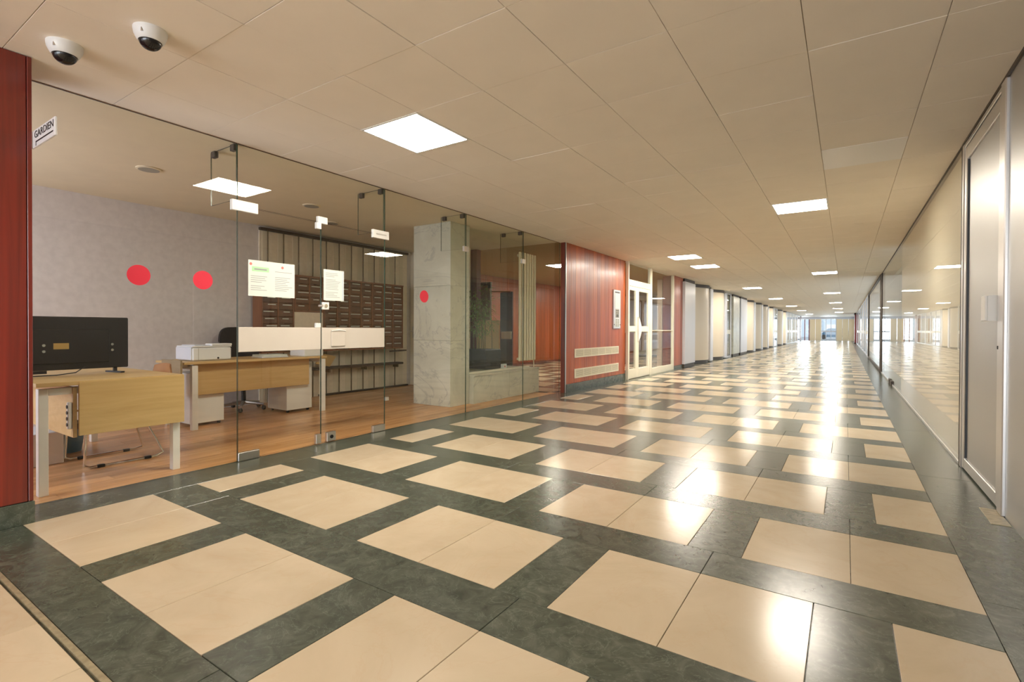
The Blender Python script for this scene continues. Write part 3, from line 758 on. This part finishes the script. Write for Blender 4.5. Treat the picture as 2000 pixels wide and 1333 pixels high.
for s_ in (-1, 1):
    x = -5.12 + s_ * 0.22
    MB().tube([(x * 1.0 - s_ * 0.06, 1.62, 0.42), (x - s_ * 0.02, 1.55, 0.42), (x, 1.46, 0.40), (x, 1.43, 0.30), (x, 1.42, 0.12), (x, 1.415, 0.03), (x, 1.45, 0.011), (x, 1.65, 0.011), (x, 1.90, 0.011), (x - s_ * 0.02, 1.96, 0.03), (x - s_ * 0.05, 1.93, 0.12), (x - s_ * 0.09, 1.86, 0.30), (x - s_ * 0.11, 1.80, 0.415)], 0.010, 8).build('sled_tube', 'chrome', ch)
    for yy in (1.52, 1.84): MB().bevbox(x - 0.014, x + 0.014, yy - 0.025, yy + 0.025, 0.0, 0.024, 0.004).build('glide', 'black_plastic', ch)

# ------------------------------------------------------------------ right desk
d2 = thing('desk', (-6.2, 3.4, 0), 'light oak desk with white legs and white pedestals behind the glass doors', 'desk', 'office desks')
bx('desktop', 'oak', d2, -6.50, -5.82, 2.52, 4.28, 0.712, 0.738, 0.002)
for y in (2.635, 4.235):
    for x in (-5.86, -6.46): bx('leg', 'white_metal', d2, x - 0.025, x + 0.025, y - 0.03, y + 0.03, 0.0, 0.698, 0.002)
    bx('cross_bar', 'white_metal', d2, -6.435, -5.885, y - 0.025, y + 0.025, 0.655, 0.698, 0.002)
bx('modesty_panel', 'oak', d2, -5.99, -5.968, 2.68, 4.11, 0.36, 0.705, 0.002)
bx('end_panel', 'oak_shaded', d2, -6.15, -5.72, 2.44, 2.462, 0.40, 0.765, 0.002)
bx('end_bracket', 'white_metal', d2, -6.0, -5.95, 2.462, 2.62, 0.67, 0.71, 0.002)
def pedestal(y0, y1, lab):
    t = thing('pedestal', (-6.3, (y0 + y1) / 2, 0), lab, 'pedestal', 'white drawer pedestals under the right desk')
    bx('body', 'white_metal', t, -6.47, -6.04, y0, y1, 0.035, 0.60, 0.003)
    for k_ in range(3): bx('drawer', 'white_plastic', t, -6.485, -6.471, y0 + 0.006, y1 - 0.006, 0.045 + k_ * 0.185, 0.045 + k_ * 0.185 + 0.178, 0.002)
    for x in (-6.43, -6.08):
        for y in (y0 + 0.04, y1 - 0.04): MB().lathe((x, y, 0.018), [(0.017, -0.012), (0.018, 0.012)], 12, 'Y').build('castor', 'black_plastic', t)
pedestal(2.672, 3.04, 'white drawer pedestal under the left end of the right desk')
pedestal(3.83, 4.20, 'white drawer pedestal under the right end of the right desk')
# printer
prn = thing('printer', (-6.15, 2.85, 0.738), 'white laser printer on the left end of the right desk', 'printer')
bx('body', 'white_plastic', prn, -6.32, -5.95, 2.66, 3.08, 0.742, 0.885, 0.012)
bx('side_panel', 'pale_plastic', prn, -6.31, -5.96, 2.645, 2.662, 0.75, 0.89, 0.006)
bx('scanner_lid', 'white_plastic', prn, -6.32, -5.95, 2.655, 3.085, 0.888, 0.905, 0.006)
bx('control_panel', 'white_plastic', prn, -6.1, -5.945, 2.86, 3.085, 0.905, 0.928, 0.006)
bx('output_slot', 'pale_plastic', prn, -6.3, -6.0, 2.70, 2.86, 0.905, 0.915, 0.004)
MB().lathe((-5.95, 2.93, 0.765), [(0.011, 0), (0.011, 0.004)], 16, 'X').build('badge', 'black_plastic', prn)
bx('seam', 'grille_grey', prn, -5.9505, -5.949, 2.72, 2.724, 0.75, 0.88)
# things on the desk
wbx = thing('white_box', (-6.0, 4.1, 0.738), 'white carton standing on the right end of the right desk', 'box')
bx('carton', 'white_plastic', wbx, -6.2, -5.88, 3.98, 4.26, 0.739, 0.84, 0.004); bx('lid', 'paper', wbx, -6.205, -5.875, 3.975, 4.265, 0.84, 0.848, 0.002)
tray = thing('paper_tray', (-6.1, 3.6, 0.738), 'stack of pale papers in a low tray on the right desk', 'tray')
bx('tray', 'pale_plastic', tray, -6.2, -5.95, 3.45, 3.8, 0.739, 0.752, 0.003); bx('papers', 'paper', tray, -6.19, -5.96, 3.46, 3.79, 0.752, 0.775, 0.002)
# office chair
oc_ = thing('office_chair', (-6.80, 3.68, 0), 'black swivel office chair behind the right desk', 'chair')
def rounded(name, mat, parent, c, hx, hy, hz, bow, axis):
    b = MB(); vs = []; N = 28
    for s_ in (0, 1):
        for ring in (1.0, 0.9, 0.0):
            for i in range(N):
                a = 2 * math.pi * i / N; e = 2 / 4.0
                u = math.copysign(abs(math.cos(a)) ** e, math.cos(a)) * ring; v = math.copysign(abs(math.sin(a)) ** e, math.sin(a)) * ring
                w = (1 if s_ else -1) * (1.0 if ring < 1 else 0.6)
                if axis == 'x': vs.append((c[0] + w * hx - bow * u * u, c[1] + u * hy, c[2] + v * hz))
                else: vs.append((c[0] + u * hx, c[1] + v * hy, c[2] + w * hz))
    fs = []
    for s_ in (0, 1):
        for r in range(2):
            for i in range(N):
                a = (s_ * 3 + r) * N; fs.append((a + i, a + (i + 1) % N, a + N + (i + 1) % N, a + N + i))
    for i in range(N): fs.append((i, (i + 1) % N, 3 * N + (i + 1) % N, 3 * N + i))
    b.add(vs, fs, 0, True); return b.build(name, mat, parent)
CXc, CYc = -6.80, 3.68
rounded('backrest', 'black_cloth', oc_, (CXc - 0.17, CYc, 0.83), 0.035, 0.27, 0.29, -0.06, 'x')
MB().tube([(CXc - 0.12, CYc - 0.26, 0.62), (CXc - 0.11, CYc - 0.275, 0.85), (CXc - 0.12, CYc - 0.24, 1.03), (CXc - 0.14, CYc - 0.14, 1.115)], 0.008).build('back_trim', 'chrome', oc_)
rounded('seat', 'black_cloth', oc_, (CXc + 0.03, CYc, 0.47), 0.23, 0.25, 0.045, 0, 'z')
MB().tube([(CXc - 0.20, CYc, 0.62), (CXc - 0.19, CYc, 0.43), (CXc, CYc, 0.415)], 0.018).build('back_support', 'steel', oc_)
MB().lathe((CXc, CYc, 0.0), [(0.03, 0.09), (0.028, 0.26), (0.02, 0.26), (0.02, 0.43)], 16).build('gas_column', 'black_plastic', oc_)
for i in range(5):
    a = 0.62 + i * 2 * math.pi / 5; e = Vector((CXc + 0.27 * math.cos(a), CYc + 0.27 * math.sin(a), 0.075))
    ar_ = MB().tube([(CXc, CYc, 0.105), e], [0.026, 0.016], 8).build('base_arm', 'steel', oc_)
    MB().lathe((e.x, e.y, 0.03), [(0.028, -0.016), (0.03, 0.0), (0.028, 0.016)], 14, 'Y').build('castor', 'black_plastic', ar_)
for s_ in (-1, 1):
    MB().tube([(CXc - 0.10, CYc + s_ * 0.2, 0.44), (CXc - 0.10, CYc + s_ * 0.29, 0.47), (CXc - 0.10, CYc + s_ * 0.29, 0.66), (CXc + 0.08, CYc + s_ * 0.29, 0.67)], 0.013).build('armrest', 'black_plastic', oc_)

# ------------------------------------------------------------------ red wall fittings
def grille(lab, z0, z1):
    y0, y1 = 8.14, 10.22; t = thing('air_grille', (XRED, (y0 + y1) / 2, z0), lab, 'air grille', 'air grilles in the red wall')
    f = MB(); w = 0.018
    for q in ((y0, y1, z0, z0 + w), (y0, y1, z1 - w, z1), (y0, y0 + 0.035, z0 + w, z1 - w), (y1 - 0.035, y1, z0 + w, z1 - w)): f.box(XRED, XRED + 0.012, *q)
    f.build('frame', 'cream_frame', t)
    bx('backing', 'grille_grey', t, XRED + 0.0005, XRED + 0.002, y0 + 0.035, y1 - 0.035, z0 + w, z1 - w)
    m_ = (y1 - y0 - 0.07) / 6
    for i in range(1, 6): bx('mullion', 'cream_frame', t, XRED + 0.002, XRED + 0.010, y0 + 0.035 + i * m_ - 0.008, y0 + 0.035 + i * m_ + 0.008, z0 + w, z1 - w)
    nn = 7
    for i in range(nn):
        z = z0 + w + (i + 0.5) * (z1 - z0 - 2 * w) / nn
        slab(CACHE, 'slat', 'cream_wall', t, XRED + 0.002, XRED + 0.008, y0 + 0.036, y1 - 0.036, z - 0.0045, z + 0.0045, 0.0)
grille('upper long air grille low on the red panelled wall', 0.598, 0.757)
grille('lower long air grille just above the dark plinth of the red wall', 0.228, 0.395)
cs = thing('notice_case', (XRED, 10.1, 1.15), 'slim white framed intercom case on the red wall beside the white door', 'case')
bx('body', 'aluminium', cs, XRED, XRED + 0.03, 9.90, 10.27, 1.13, 1.94, 0.004)
bx('upper_panel', 'paper', cs, XRED + 0.03, XRED + 0.033, 9.96, 10.21, 1.56, 1.86); bx('name_strip', 'case_print', cs, XRED + 0.03, XRED + 0.034, 9.96, 10.21, 1.875, 1.905)
bx('keypad', 'grille_grey', cs, XRED + 0.03, XRED + 0.034, 9.99, 10.18, 1.36, 1.54, 0.001); bx('reader', 'case_print', cs, XRED + 0.034, XRED + 0.037, 10.03, 10.14, 1.37, 1.43, 0.001)
bx('lower_panel', 'paper', cs, XRED + 0.03, XRED + 0.033, 9.96, 10.21, 1.16, 1.34)
lb = MB()
for i in range(6):
    for j in range(2): lb.box(XRED + 0.033, XRED + 0.035, 10.0 + j * 0.1, 10.07 + j * 0.1, 1.175 + i * 0.027, 1.188 + i * 0.027)
tag(lb.build('printed_rows', 'case_print', cs), kind='stuff')
for z in (1.21,):
    for y in (9.925, 10.245): MB().lathe((XRED + 0.03, y, z), [(0.012, 0), (0.012, 0.006)], 10, 'X').build('screw', 'case_print', cs)
for i in range(6): MB().lathe((XRED + 0.034, 10.03 + (i % 3) * 0.055, 1.46 + (i // 3) * 0.045), [(0.013, 0), (0.013, 0.004)], 10, 'X').build('key', 'case_print', cs)

# ------------------------------------------------------------------ white lobby door, sidelight and transom
XD = -4.0
d4 = thing('door_4', (XD, 11.4, 0), 'white framed glazed lobby door beside the red wall', 'door', kind='structure')
y0, y1 = 10.63, 12.10
bx('jamb', 'cream_frame', d4, XD - 0.04, XD + 0.02, y0, y0 + 0.05, 0, H - 0.004, 0.003)
bx('jamb', 'cream_frame', d4, XD - 0.04, XD + 0.02, y1, y1 + 0.16, 0, H - 0.004, 0.003)
bx('head', 'cream_frame', d4, XD - 0.04, XD + 0.02, y0 + 0.05, y1, 2.08, 2.22, 0.003)
bx('transom_pane', 'shop_glass', d4, XD - 0.012, XD - 0.004, y0 + 0.05, y1, 2.22, H - 0.006)
for a, b, zz, zt in ((y0 + 0.055, y0 + 0.10, 0.01, 2.075), (y0 + 0.48, y0 + 0.70, 0.01, 2.075), (y1 - 0.12, y1 - 0.005, 0.01, 2.075)): bx('stile', 'cream_frame', d4, XD - 0.03, XD + 0.012, a, b, zz, zt, 0.003)
for a, b in ((y0 + 0.10, y0 + 0.48), (y0 + 0.70, y1 - 0.12)):
    for za, zb in ((0.01, 0.22), (1.06, 1.19), (1.99, 2.075)): bx('rail', 'cream_frame', d4, XD - 0.03, XD + 0.012, a, b, za, zb, 0.003)
    bx('pane', 'shop_glass', d4, XD - 0.012, XD - 0.004, a, b, 0.22, 1.06); bx('pane', 'shop_glass', d4, XD - 0.012, XD - 0.004, a, b, 1.19, 1.99)
hp = [(XD + 0.012, 11.25 + 0.24 * math.sin(math.pi * i / 12) * 1.0, 0.80 + 0.62 * i / 12) for i in range(13)]
hb = MB(); poly = [(11.24, 0.83)] + [(11.24 + 0.20 * math.sin(math.pi * i / 14), 0.83 + 0.57 * i / 14) for i in range(1, 14)] + [(11.24, 1.40)]
K = len(poly); hb.add([(XD + 0.014, y, z) for y, z in poly] + [(XD + 0.044, y, z) for y, z in poly], [tuple(range(K - 1, -1, -1)), tuple(range(K, 2 * K))] + [(i, (i + 1) % K, K + (i + 1) % K, K + i) for i in range(K)])
hb.build('push_handle', 'white_paint', d4)
w10 = thing('window_10', (XD, 13.2, 0), 'tall glazed sidelight right of the white lobby door', 'window', kind='structure')
bx('window_frame', 'cream_frame', w10, XD - 0.04, XD + 0.02, 12.26, 14.06, 0.0, 0.16, 0.003)
bx('window_frame', 'cream_frame', w10, XD - 0.04, XD + 0.02, 14.06, 14.16, 0.0, H - 0.004, 0.003)
bx('window_frame', 'cream_frame', w10, XD - 0.03, XD + 0.01, 12.26, 14.06, 1.08, 1.10, 0.002)
bx('pane', 'shop_glass', w10, XD - 0.012, XD - 0.004, 12.26, 14.06, 0.16, H - 0.006)
dl = bx('lobby_counter', 'dark_red_wood', None, -6.6, -6.0, 12.5, 17.0, 0.0, 1.0, 0.01); tag(dl, 'red wood counter inside the lobby behind the sidelight', 'counter')
wpn = bx('wall_left_far', 'dark_red_wood', None, -4.3, XD - 0.01, 14.17, 15.05, 0.0, H); struct(wpn, 'short red wood wall between sidelight and white pillar', 'wall')
boards(wpn, 'red_wood', 'x', XD - 0.008, 0.018, 14.18, 15.05, 0.10, H - 0.08, 0.22)
bx('plinth', 'green_stone', wpn, XD - 0.008, XD + 0.02, 14.18, 15.05, 0.0, 0.10); bx('head_board', 'red_wood', wpn, XD - 0.008, XD + 0.02, 14.18, 15.05, H - 0.08, H - 0.002)

# ------------------------------------------------------------------ pillars and curved screens along the left side
XS = -3.92
def pillar(name, y0, y1, mat, lab):
    t = thing(name, (XS - 0.15, (y0 + y1) / 2, 0), lab, 'pillar')
    bx('shaft', mat, t, XS - 0.30, XS, y0, y1, 0.10, H - 0.09, 0.006)
    bx('plinth', 'dark_brown', t, XS - 0.29, XS - 0.02, y0 + 0.01, y1 - 0.01, 0.0, 0.10); bx('head_band', 'dark_brown', t, XS - 0.29, XS - 0.02, y0 + 0.01, y1 - 0.01, H - 0.09, H - 0.003)
pillar('white_pillar', 15.08, 16.28, 'shop_white', 'square white pillar between the red wall and the first curved screen')
def screen(y0, y1, post, lab, deep=0.27):
    t = thing('curved_screen', (XS - 0.2, (y0 + y1) / 2, 0), lab, 'screen', 'curved cream screens along the corridor')
    N = 16
    def arc(off, inset):
        # an S: a hollow first, then a swelling towards the corridor
        return [(XS - 0.12 + off - deep * 0.5 * math.sin(2 * math.pi * i / N) , y0 + inset + (y1 - y0 - 2 * inset) * i / N) for i in range(N + 1)]
    def sheet_(off0, off1, z0, z1, name, mat, inset=0.0):
        a, b = arc(off0, inset), arc(off1, inset)
        MB().prism(a + b[::-1], z0, z1, 0, True).build(name, mat, t)
    sheet_(-0.03, 0.0, 0.10, H - 0.10, 'curved_panel', 'shop_cream')
    sheet_(-0.05, 0.02, H - 0.10, H - 0.003, 'head_band', 'dark_brown', 0.02); sheet_(-0.05, -0.02, 0.0, 0.10, 'plinth', 'dark_brown', 0.02)
    if post: bx('edge_post', 'shop_white', t, XS - 0.34, XS - 0.02, y1 + 0.003, y1 + post, 0.02, H - 0.06, 0.01)
ordn = ['first', 'second', 'third', 'fourth', 'fifth', 'sixth', 'seventh', 'eighth']
scr = [(16.36, 18.5, 0.42), (18.95, 21.05, 0.42), (26.4, 28.6, 0.5), (29.2, 31.4, 0.5), (32.0, 34.1, 0.5), (34.7, 36.8, 0.6), (39.8, 42.3, 0.6), (43.0, 45.3, 0.5)]
for i, (a, b, c) in enumerate(scr): screen(a, b, c, '%s curved cream screen along the left side, counted from the white pillar' % ordn[i])
pillar('marble_pillar', 22.7, 24.15, 'white_marble', 'grey veined marble pillar past the second curved screen')
pillar('white_pillar', 24.5, 26.2, 'shop_white', 'square white pillar behind the grey marble pillar')
def shopwin(num, y0, y1, x, lab, mats='aluminium', band=True, posts=(), right=False, frame=0.05):
    t = thing('window_%d' % num, (x, (y0 + y1) / 2, 0), lab, 'shop window', kind='structure')
    bx('pane', 'shop_glass', t, x - 0.005, x + 0.005, y0 + frame, y1 - frame, 0.06, H - 0.06)
    for a, b in ((y0, y0 + frame), (y1 - frame, y1)): bx('window_frame', mats, t, x - 0.03, x + 0.03, a, b, 0.0, H - 0.003, 0.003)
    bx('window_frame', mats, t, x - 0.03, x + 0.03, y0 + frame, y1 - frame, 0.0, 0.06, 0.003); bx('window_frame', mats, t, x - 0.03, x + 0.03, y0 + frame, y1 - frame, H - 0.06, H - 0.003, 0.003)
    for q in posts: bx('window_frame', mats, t, x - 0.03, x + 0.03, q - frame / 2, q + frame / 2, 0.06, H - 0.06, 0.003)
    if band: bx('band', 'cream_frame', t, x - 0.008, x + 0.008, y0 + frame, y1 - frame, 0.95, 1.12)
    return t
shopwin(11, 21.5, 22.65, XS - 0.1, 'glazed shop entrance between the second curved screen and the marble pillar')
shopwin(12, 37.45, 39.7, XS - 0.1, 'glazed shop entrance between the sixth and seventh curved screens')
shopwin(13, 46.0, 60.0, XS - 0.05, 'long glazed front at the far left of the corridor', 'aluminium', True, (48.4, 51.0, 54.0, 57.0), frame=0.14)
wsf = bx('wall_shops_left', 'pale_blue_wall', None, -6.2, -6.0, 22.1, 46.0, 0.0, H); struct(wsf, 'pale rear wall inside the left shops', 'wall')
struct(bx('floor_shops_left', 'cream_stone', None, -6.0, XG - 0.1, 22.1, YEND, -0.1, -0.002), 'pale floor inside the left shops', 'floor')
struct(bx('ceiling_shops_left', 'white_paint', None, -6.2, XG, 22.1, YEND, H, H + 0.1), 'white ceiling inside the left shops', 'ceiling')
struct(bx('wall_shops_core', 'shop_board', None, -4.75, -4.6, 15.1, 22.0, 0.0, H), 'plain wall behind the first curved screens', 'wall')
for i, (y0, y1) in enumerate(((60.0, 61.4),)): pillar('dark_red_pillar', y0, y1, 'dark_red_paint', 'dark red pillar at the far left end of the corridor')

# ------------------------------------------------------------------ right side: metal door, shop glass
rd = thing('door_5', (XR, 4.85, 0), 'brushed metal door in an aluminium frame on the right', 'door', kind='structure')
bx('leaf_panel', 'brushed_metal', rd, XR + 0.010, XR + 0.03, 4.27, 5.30, 0.09, 2.46)
for a, b, za, zb in ((4.205, 4.275, 0.012, 2.555), (5.285, 5.36, 0.012, 2.555)): bx('leaf_stile', 'aluminium', rd, XR - 0.006, XR + 0.035, a, b, za, zb, 0.004)
for za, zb in ((0.012, 0.095), (2.455, 2.555)): bx('leaf_rail', 'aluminium', rd, XR - 0.005, XR + 0.035, 4.275, 5.285, za, zb, 0.004)
bx('jamb', 'aluminium', rd, XR - 0.016, XR + 0.06, 4.085, 4.195, 0.0, H - 0.02, 0.006); bx('jamb', 'aluminium', rd, XR - 0.012, XR + 0.06, 5.37, 5.43, 0.0, H - 0.02, 0.006)
bx('jamb_gasket', 'black_plastic', rd, XR - 0.002, XR + 0.03, 5.285 - 0.018, 5.285, 0.10, 2.45)
bx('head', 'aluminium', rd, XR - 0.008, XR + 0.06, 4.195, 5.37, 2.565, H - 0.02, 0.004)
h_ = MB(); h_.bevbox(XR - 0.06, XR - 0.045, 4.30, 4.41, 1.165, 1.325, 0.004); h_.box(XR - 0.046, XR + 0.012, 4.30, 4.318, 1.165, 1.325)
h_.build('pull_handle', 'white_metal', rd)
MB().lathe((XR - 0.006, 4.24, 1.0), [(0.011, 0.0), (0.011, -0.006)], 14, 'X').build('keyhole', 'black_plastic', rd)
mw = bx('wall_right_near', 'brushed_metal', None, XR + 0.002, XR + 0.10, -6.0, 4.08, 0.0, H - 0.02); struct(mw, 'brushed metal sheet wall at the right edge', 'wall')
struct(bx('trim_1', 'dark_brown', None, XR - 0.012, XR + 0.10, -6.0, 5.45, H - 0.02, H - 0.001), 'dark trim under the ceiling over the metal door', 'trim')
t = thing('window_14', (XR, 8.3, 0), 'large glossy shop window over beige boarding right of the corridor', 'shop window', kind='structure')
bx('pane', 'shop_glass', t, XR - 0.004, XR + 0.004, 5.45, 11.2, 0.03, H - 0.012)
bx('backing_board', 'shop_board', t, XR + 0.03, XR + 0.05, 5.45, 11.2, 0.0, H)
bx('window_frame', 'dark_brown', t, XR - 0.012, XR + 0.03, 5.44, 5.47, 0.0, H - 0.003, 0.002)
bx('window_frame', 'aluminium', t, XR - 0.010, XR + 0.03, 5.47, 11.2, 0.0, 0.03, 0.002); bx('window_frame', 'dark_brown', t, XR - 0.010, XR + 0.03, 5.47, 11.2, H - 0.012, H - 0.001)
t = thing('window_15', (XR, 13.8, 0), 'clear shop window with floor fittings next to the beige one', 'shop window', kind='structure')
bx('pane', 'shop_glass', t, XR - 0.004, XR + 0.004, 11.205, 16.35, 0.03, H - 0.012)
bx('window_frame', 'dark_brown', t, XR - 0.02, XR + 0.06, 16.35, 16.7, 0.0, H - 0.003, 0.003)
bx('window_frame', 'aluminium', t, XR - 0.010, XR + 0.03, 11.2, 16.35, 0.0, 0.03, 0.002); bx('window_frame', 'dark_brown', t, XR - 0.010, XR + 0.03, 11.2, 16.35, H - 0.012, H - 0.001)
for q in (12.6, 13.1): bx('floor_fitting', 'dark_brown', t, XR - 0.03, XR + 0.03, q, q + 0.28, 0.0, 0.09, 0.006)
shopwin(16, 16.7, 25.4, XR, 'third shop window on the right past the dark post', 'dark_brown', False)
shopwin(17, 25.4, 31.5, XR, 'fourth shop window on the right with white posts', 'shop_white', True, (28.4,), frame=0.3)
shopwin(18, 31.5, 52.0, XR, 'long last shop window on the right with white posts', 'shop_white', True, (35, 40, 45), frame=0.35)
t = thing('dark_red_pillar', (XR - 0.1, 53.0, 0), 'dark red pillar at the far right end of the corridor', 'pillar')
bx('shaft', 'dark_red_paint', t, XR - 0.16, XR + 0.4, 52.0, 54.0, 0.08, H - 0.12, 0.01); bx('base', 'dark_brown', t, XR - 0.2, XR + 0.4, 51.95, 54.05, 0, 0.08); bx('cap', 'dark_brown', t, XR - 0.2, XR + 0.4, 51.95, 54.05, H - 0.12, H - 0.003)
shopwin(19, 54.0, YEND, XR, 'glazed stretch at the far right end of the corridor', 'shop_white', True, (58,), frame=0.3)

# ------------------------------------------------------------------ far end of the corridor and the street outside
we_ = MB(); we_.box(-6.2, XR + 1.0, YEND, YEND + 0.2, 2.35, H + 0.1)
we_o = we_.build('wall_end', 'shop_white'); struct(we_o, 'white lintel over the street front at the far end', 'wall')
ep = thing('trim_2', (-2.7, YEND, 0), 'beige panels left of the far street doors', 'panel', kind='structure')
for i in range(2): bx('panel', 'beige_wall', ep, -3.35 + i * 0.55, -2.82 + i * 0.55, YEND, YEND + 0.08, 0.0, 2.35, 0.01)
ep2 = thing('trim_3', (0, YEND, 0), 'beige panels right of the far street doors', 'panel', kind='structure')
for i in range(3): bx('panel', 'beige_wall', ep2, -0.85 + i * 0.55, -0.32 + i * 0.55, YEND, YEND + 0.08, 0.0, 2.35, 0.01)
sdr = thing('door_6', (-1.55, YEND, 0), 'glazed street doors in the middle of the far end', 'door', kind='structure')
for q in (-2.25, -1.84, -1.38, -0.92): bx('stile', 'shop_white', sdr, q, q + 0.07, YEND, YEND + 0.06, 0.0, 2.35, 0.005)
bx('rail', 'shop_white', sdr, -2.18, -0.92, YEND + 0.01, YEND + 0.05, 0.0, 0.14, 0.004); bx('rail', 'shop_white', sdr, -2.18, -0.92, YEND + 0.01, YEND + 0.05, 0.95, 1.1, 0.004)
bx('pane', 'shop_glass', sdr, -2.18, -0.92, YEND + 0.062, YEND + 0.07, 0.0, 2.35)
dmt = bx('door_mat', 'case_print', None, -2.3, -0.8, YEND - 1.3, YEND - 0.2, 0.0, 0.012, 0.003); tag(dmt, 'dark door mat in front of the far street doors', 'mat')
lgl = thing('window_20', (-4.3, YEND, 0), 'tall blue-lit glass left of the far beige panels', 'window', kind='structure')
bx('pane', 'shop_glass', lgl, -6.2, -3.4, YEND, YEND + 0.01, 0.0, 2.35)
for q in (-5.4, -4.6, -3.86, -3.45): bx('window_frame', 'dark_red_paint', lgl, q, q + 0.09, YEND - 0.04, YEND + 0.05, 0.0, 2.35, 0.005)
struct(bx('ground', 'asphalt', None, -30, 30, YEND + 0.2, 120, -0.2, -0.02), 'grey street outside the far doors', 'street')
st_b = thing('street_building', (-2, 100, 0), 'pale building across the street beyond the far doors', 'building')
bx('facade', 'street_wall', st_b, -24, 20, 100, 101, -0.02, 9.0)
for i in range(6): bx('window', 'pale_blue_wall', st_b, -14 + i * 4.4, -12 + i * 4.4, 99.95, 100, 0.9, 2.9)
car = thing('parked_car', (-1.2, 78, 0), 'dark parked car on the street beyond the far doors', 'car')
cp = [(-3.2, 0.25), (-3.2, 0.75), (-2.5, 0.85), (-1.9, 1.4), (-0.2, 1.42), (0.6, 0.9), (1.1, 0.8), (1.15, 0.25)]
K = len(cp); cb = MB(); cb.add([(x, 77.2, z) for x, z in cp] + [(x, 78.9, z) for x, z in cp], [tuple(range(K)), tuple(range(2 * K - 1, K - 1, -1))] + [(i, (i + 1) % K, K + (i + 1) % K, K + i) for i in range(K)])
cb.build('body', 'bin_blue', car)
for x in (-2.4, 0.4):
    for y in (77.25, 78.8): MB().lathe((x, y, 0.28), [(0.30, -0.1), (0.30, 0.1)], 18, 'Y').build('wheel', 'black_plastic', car)
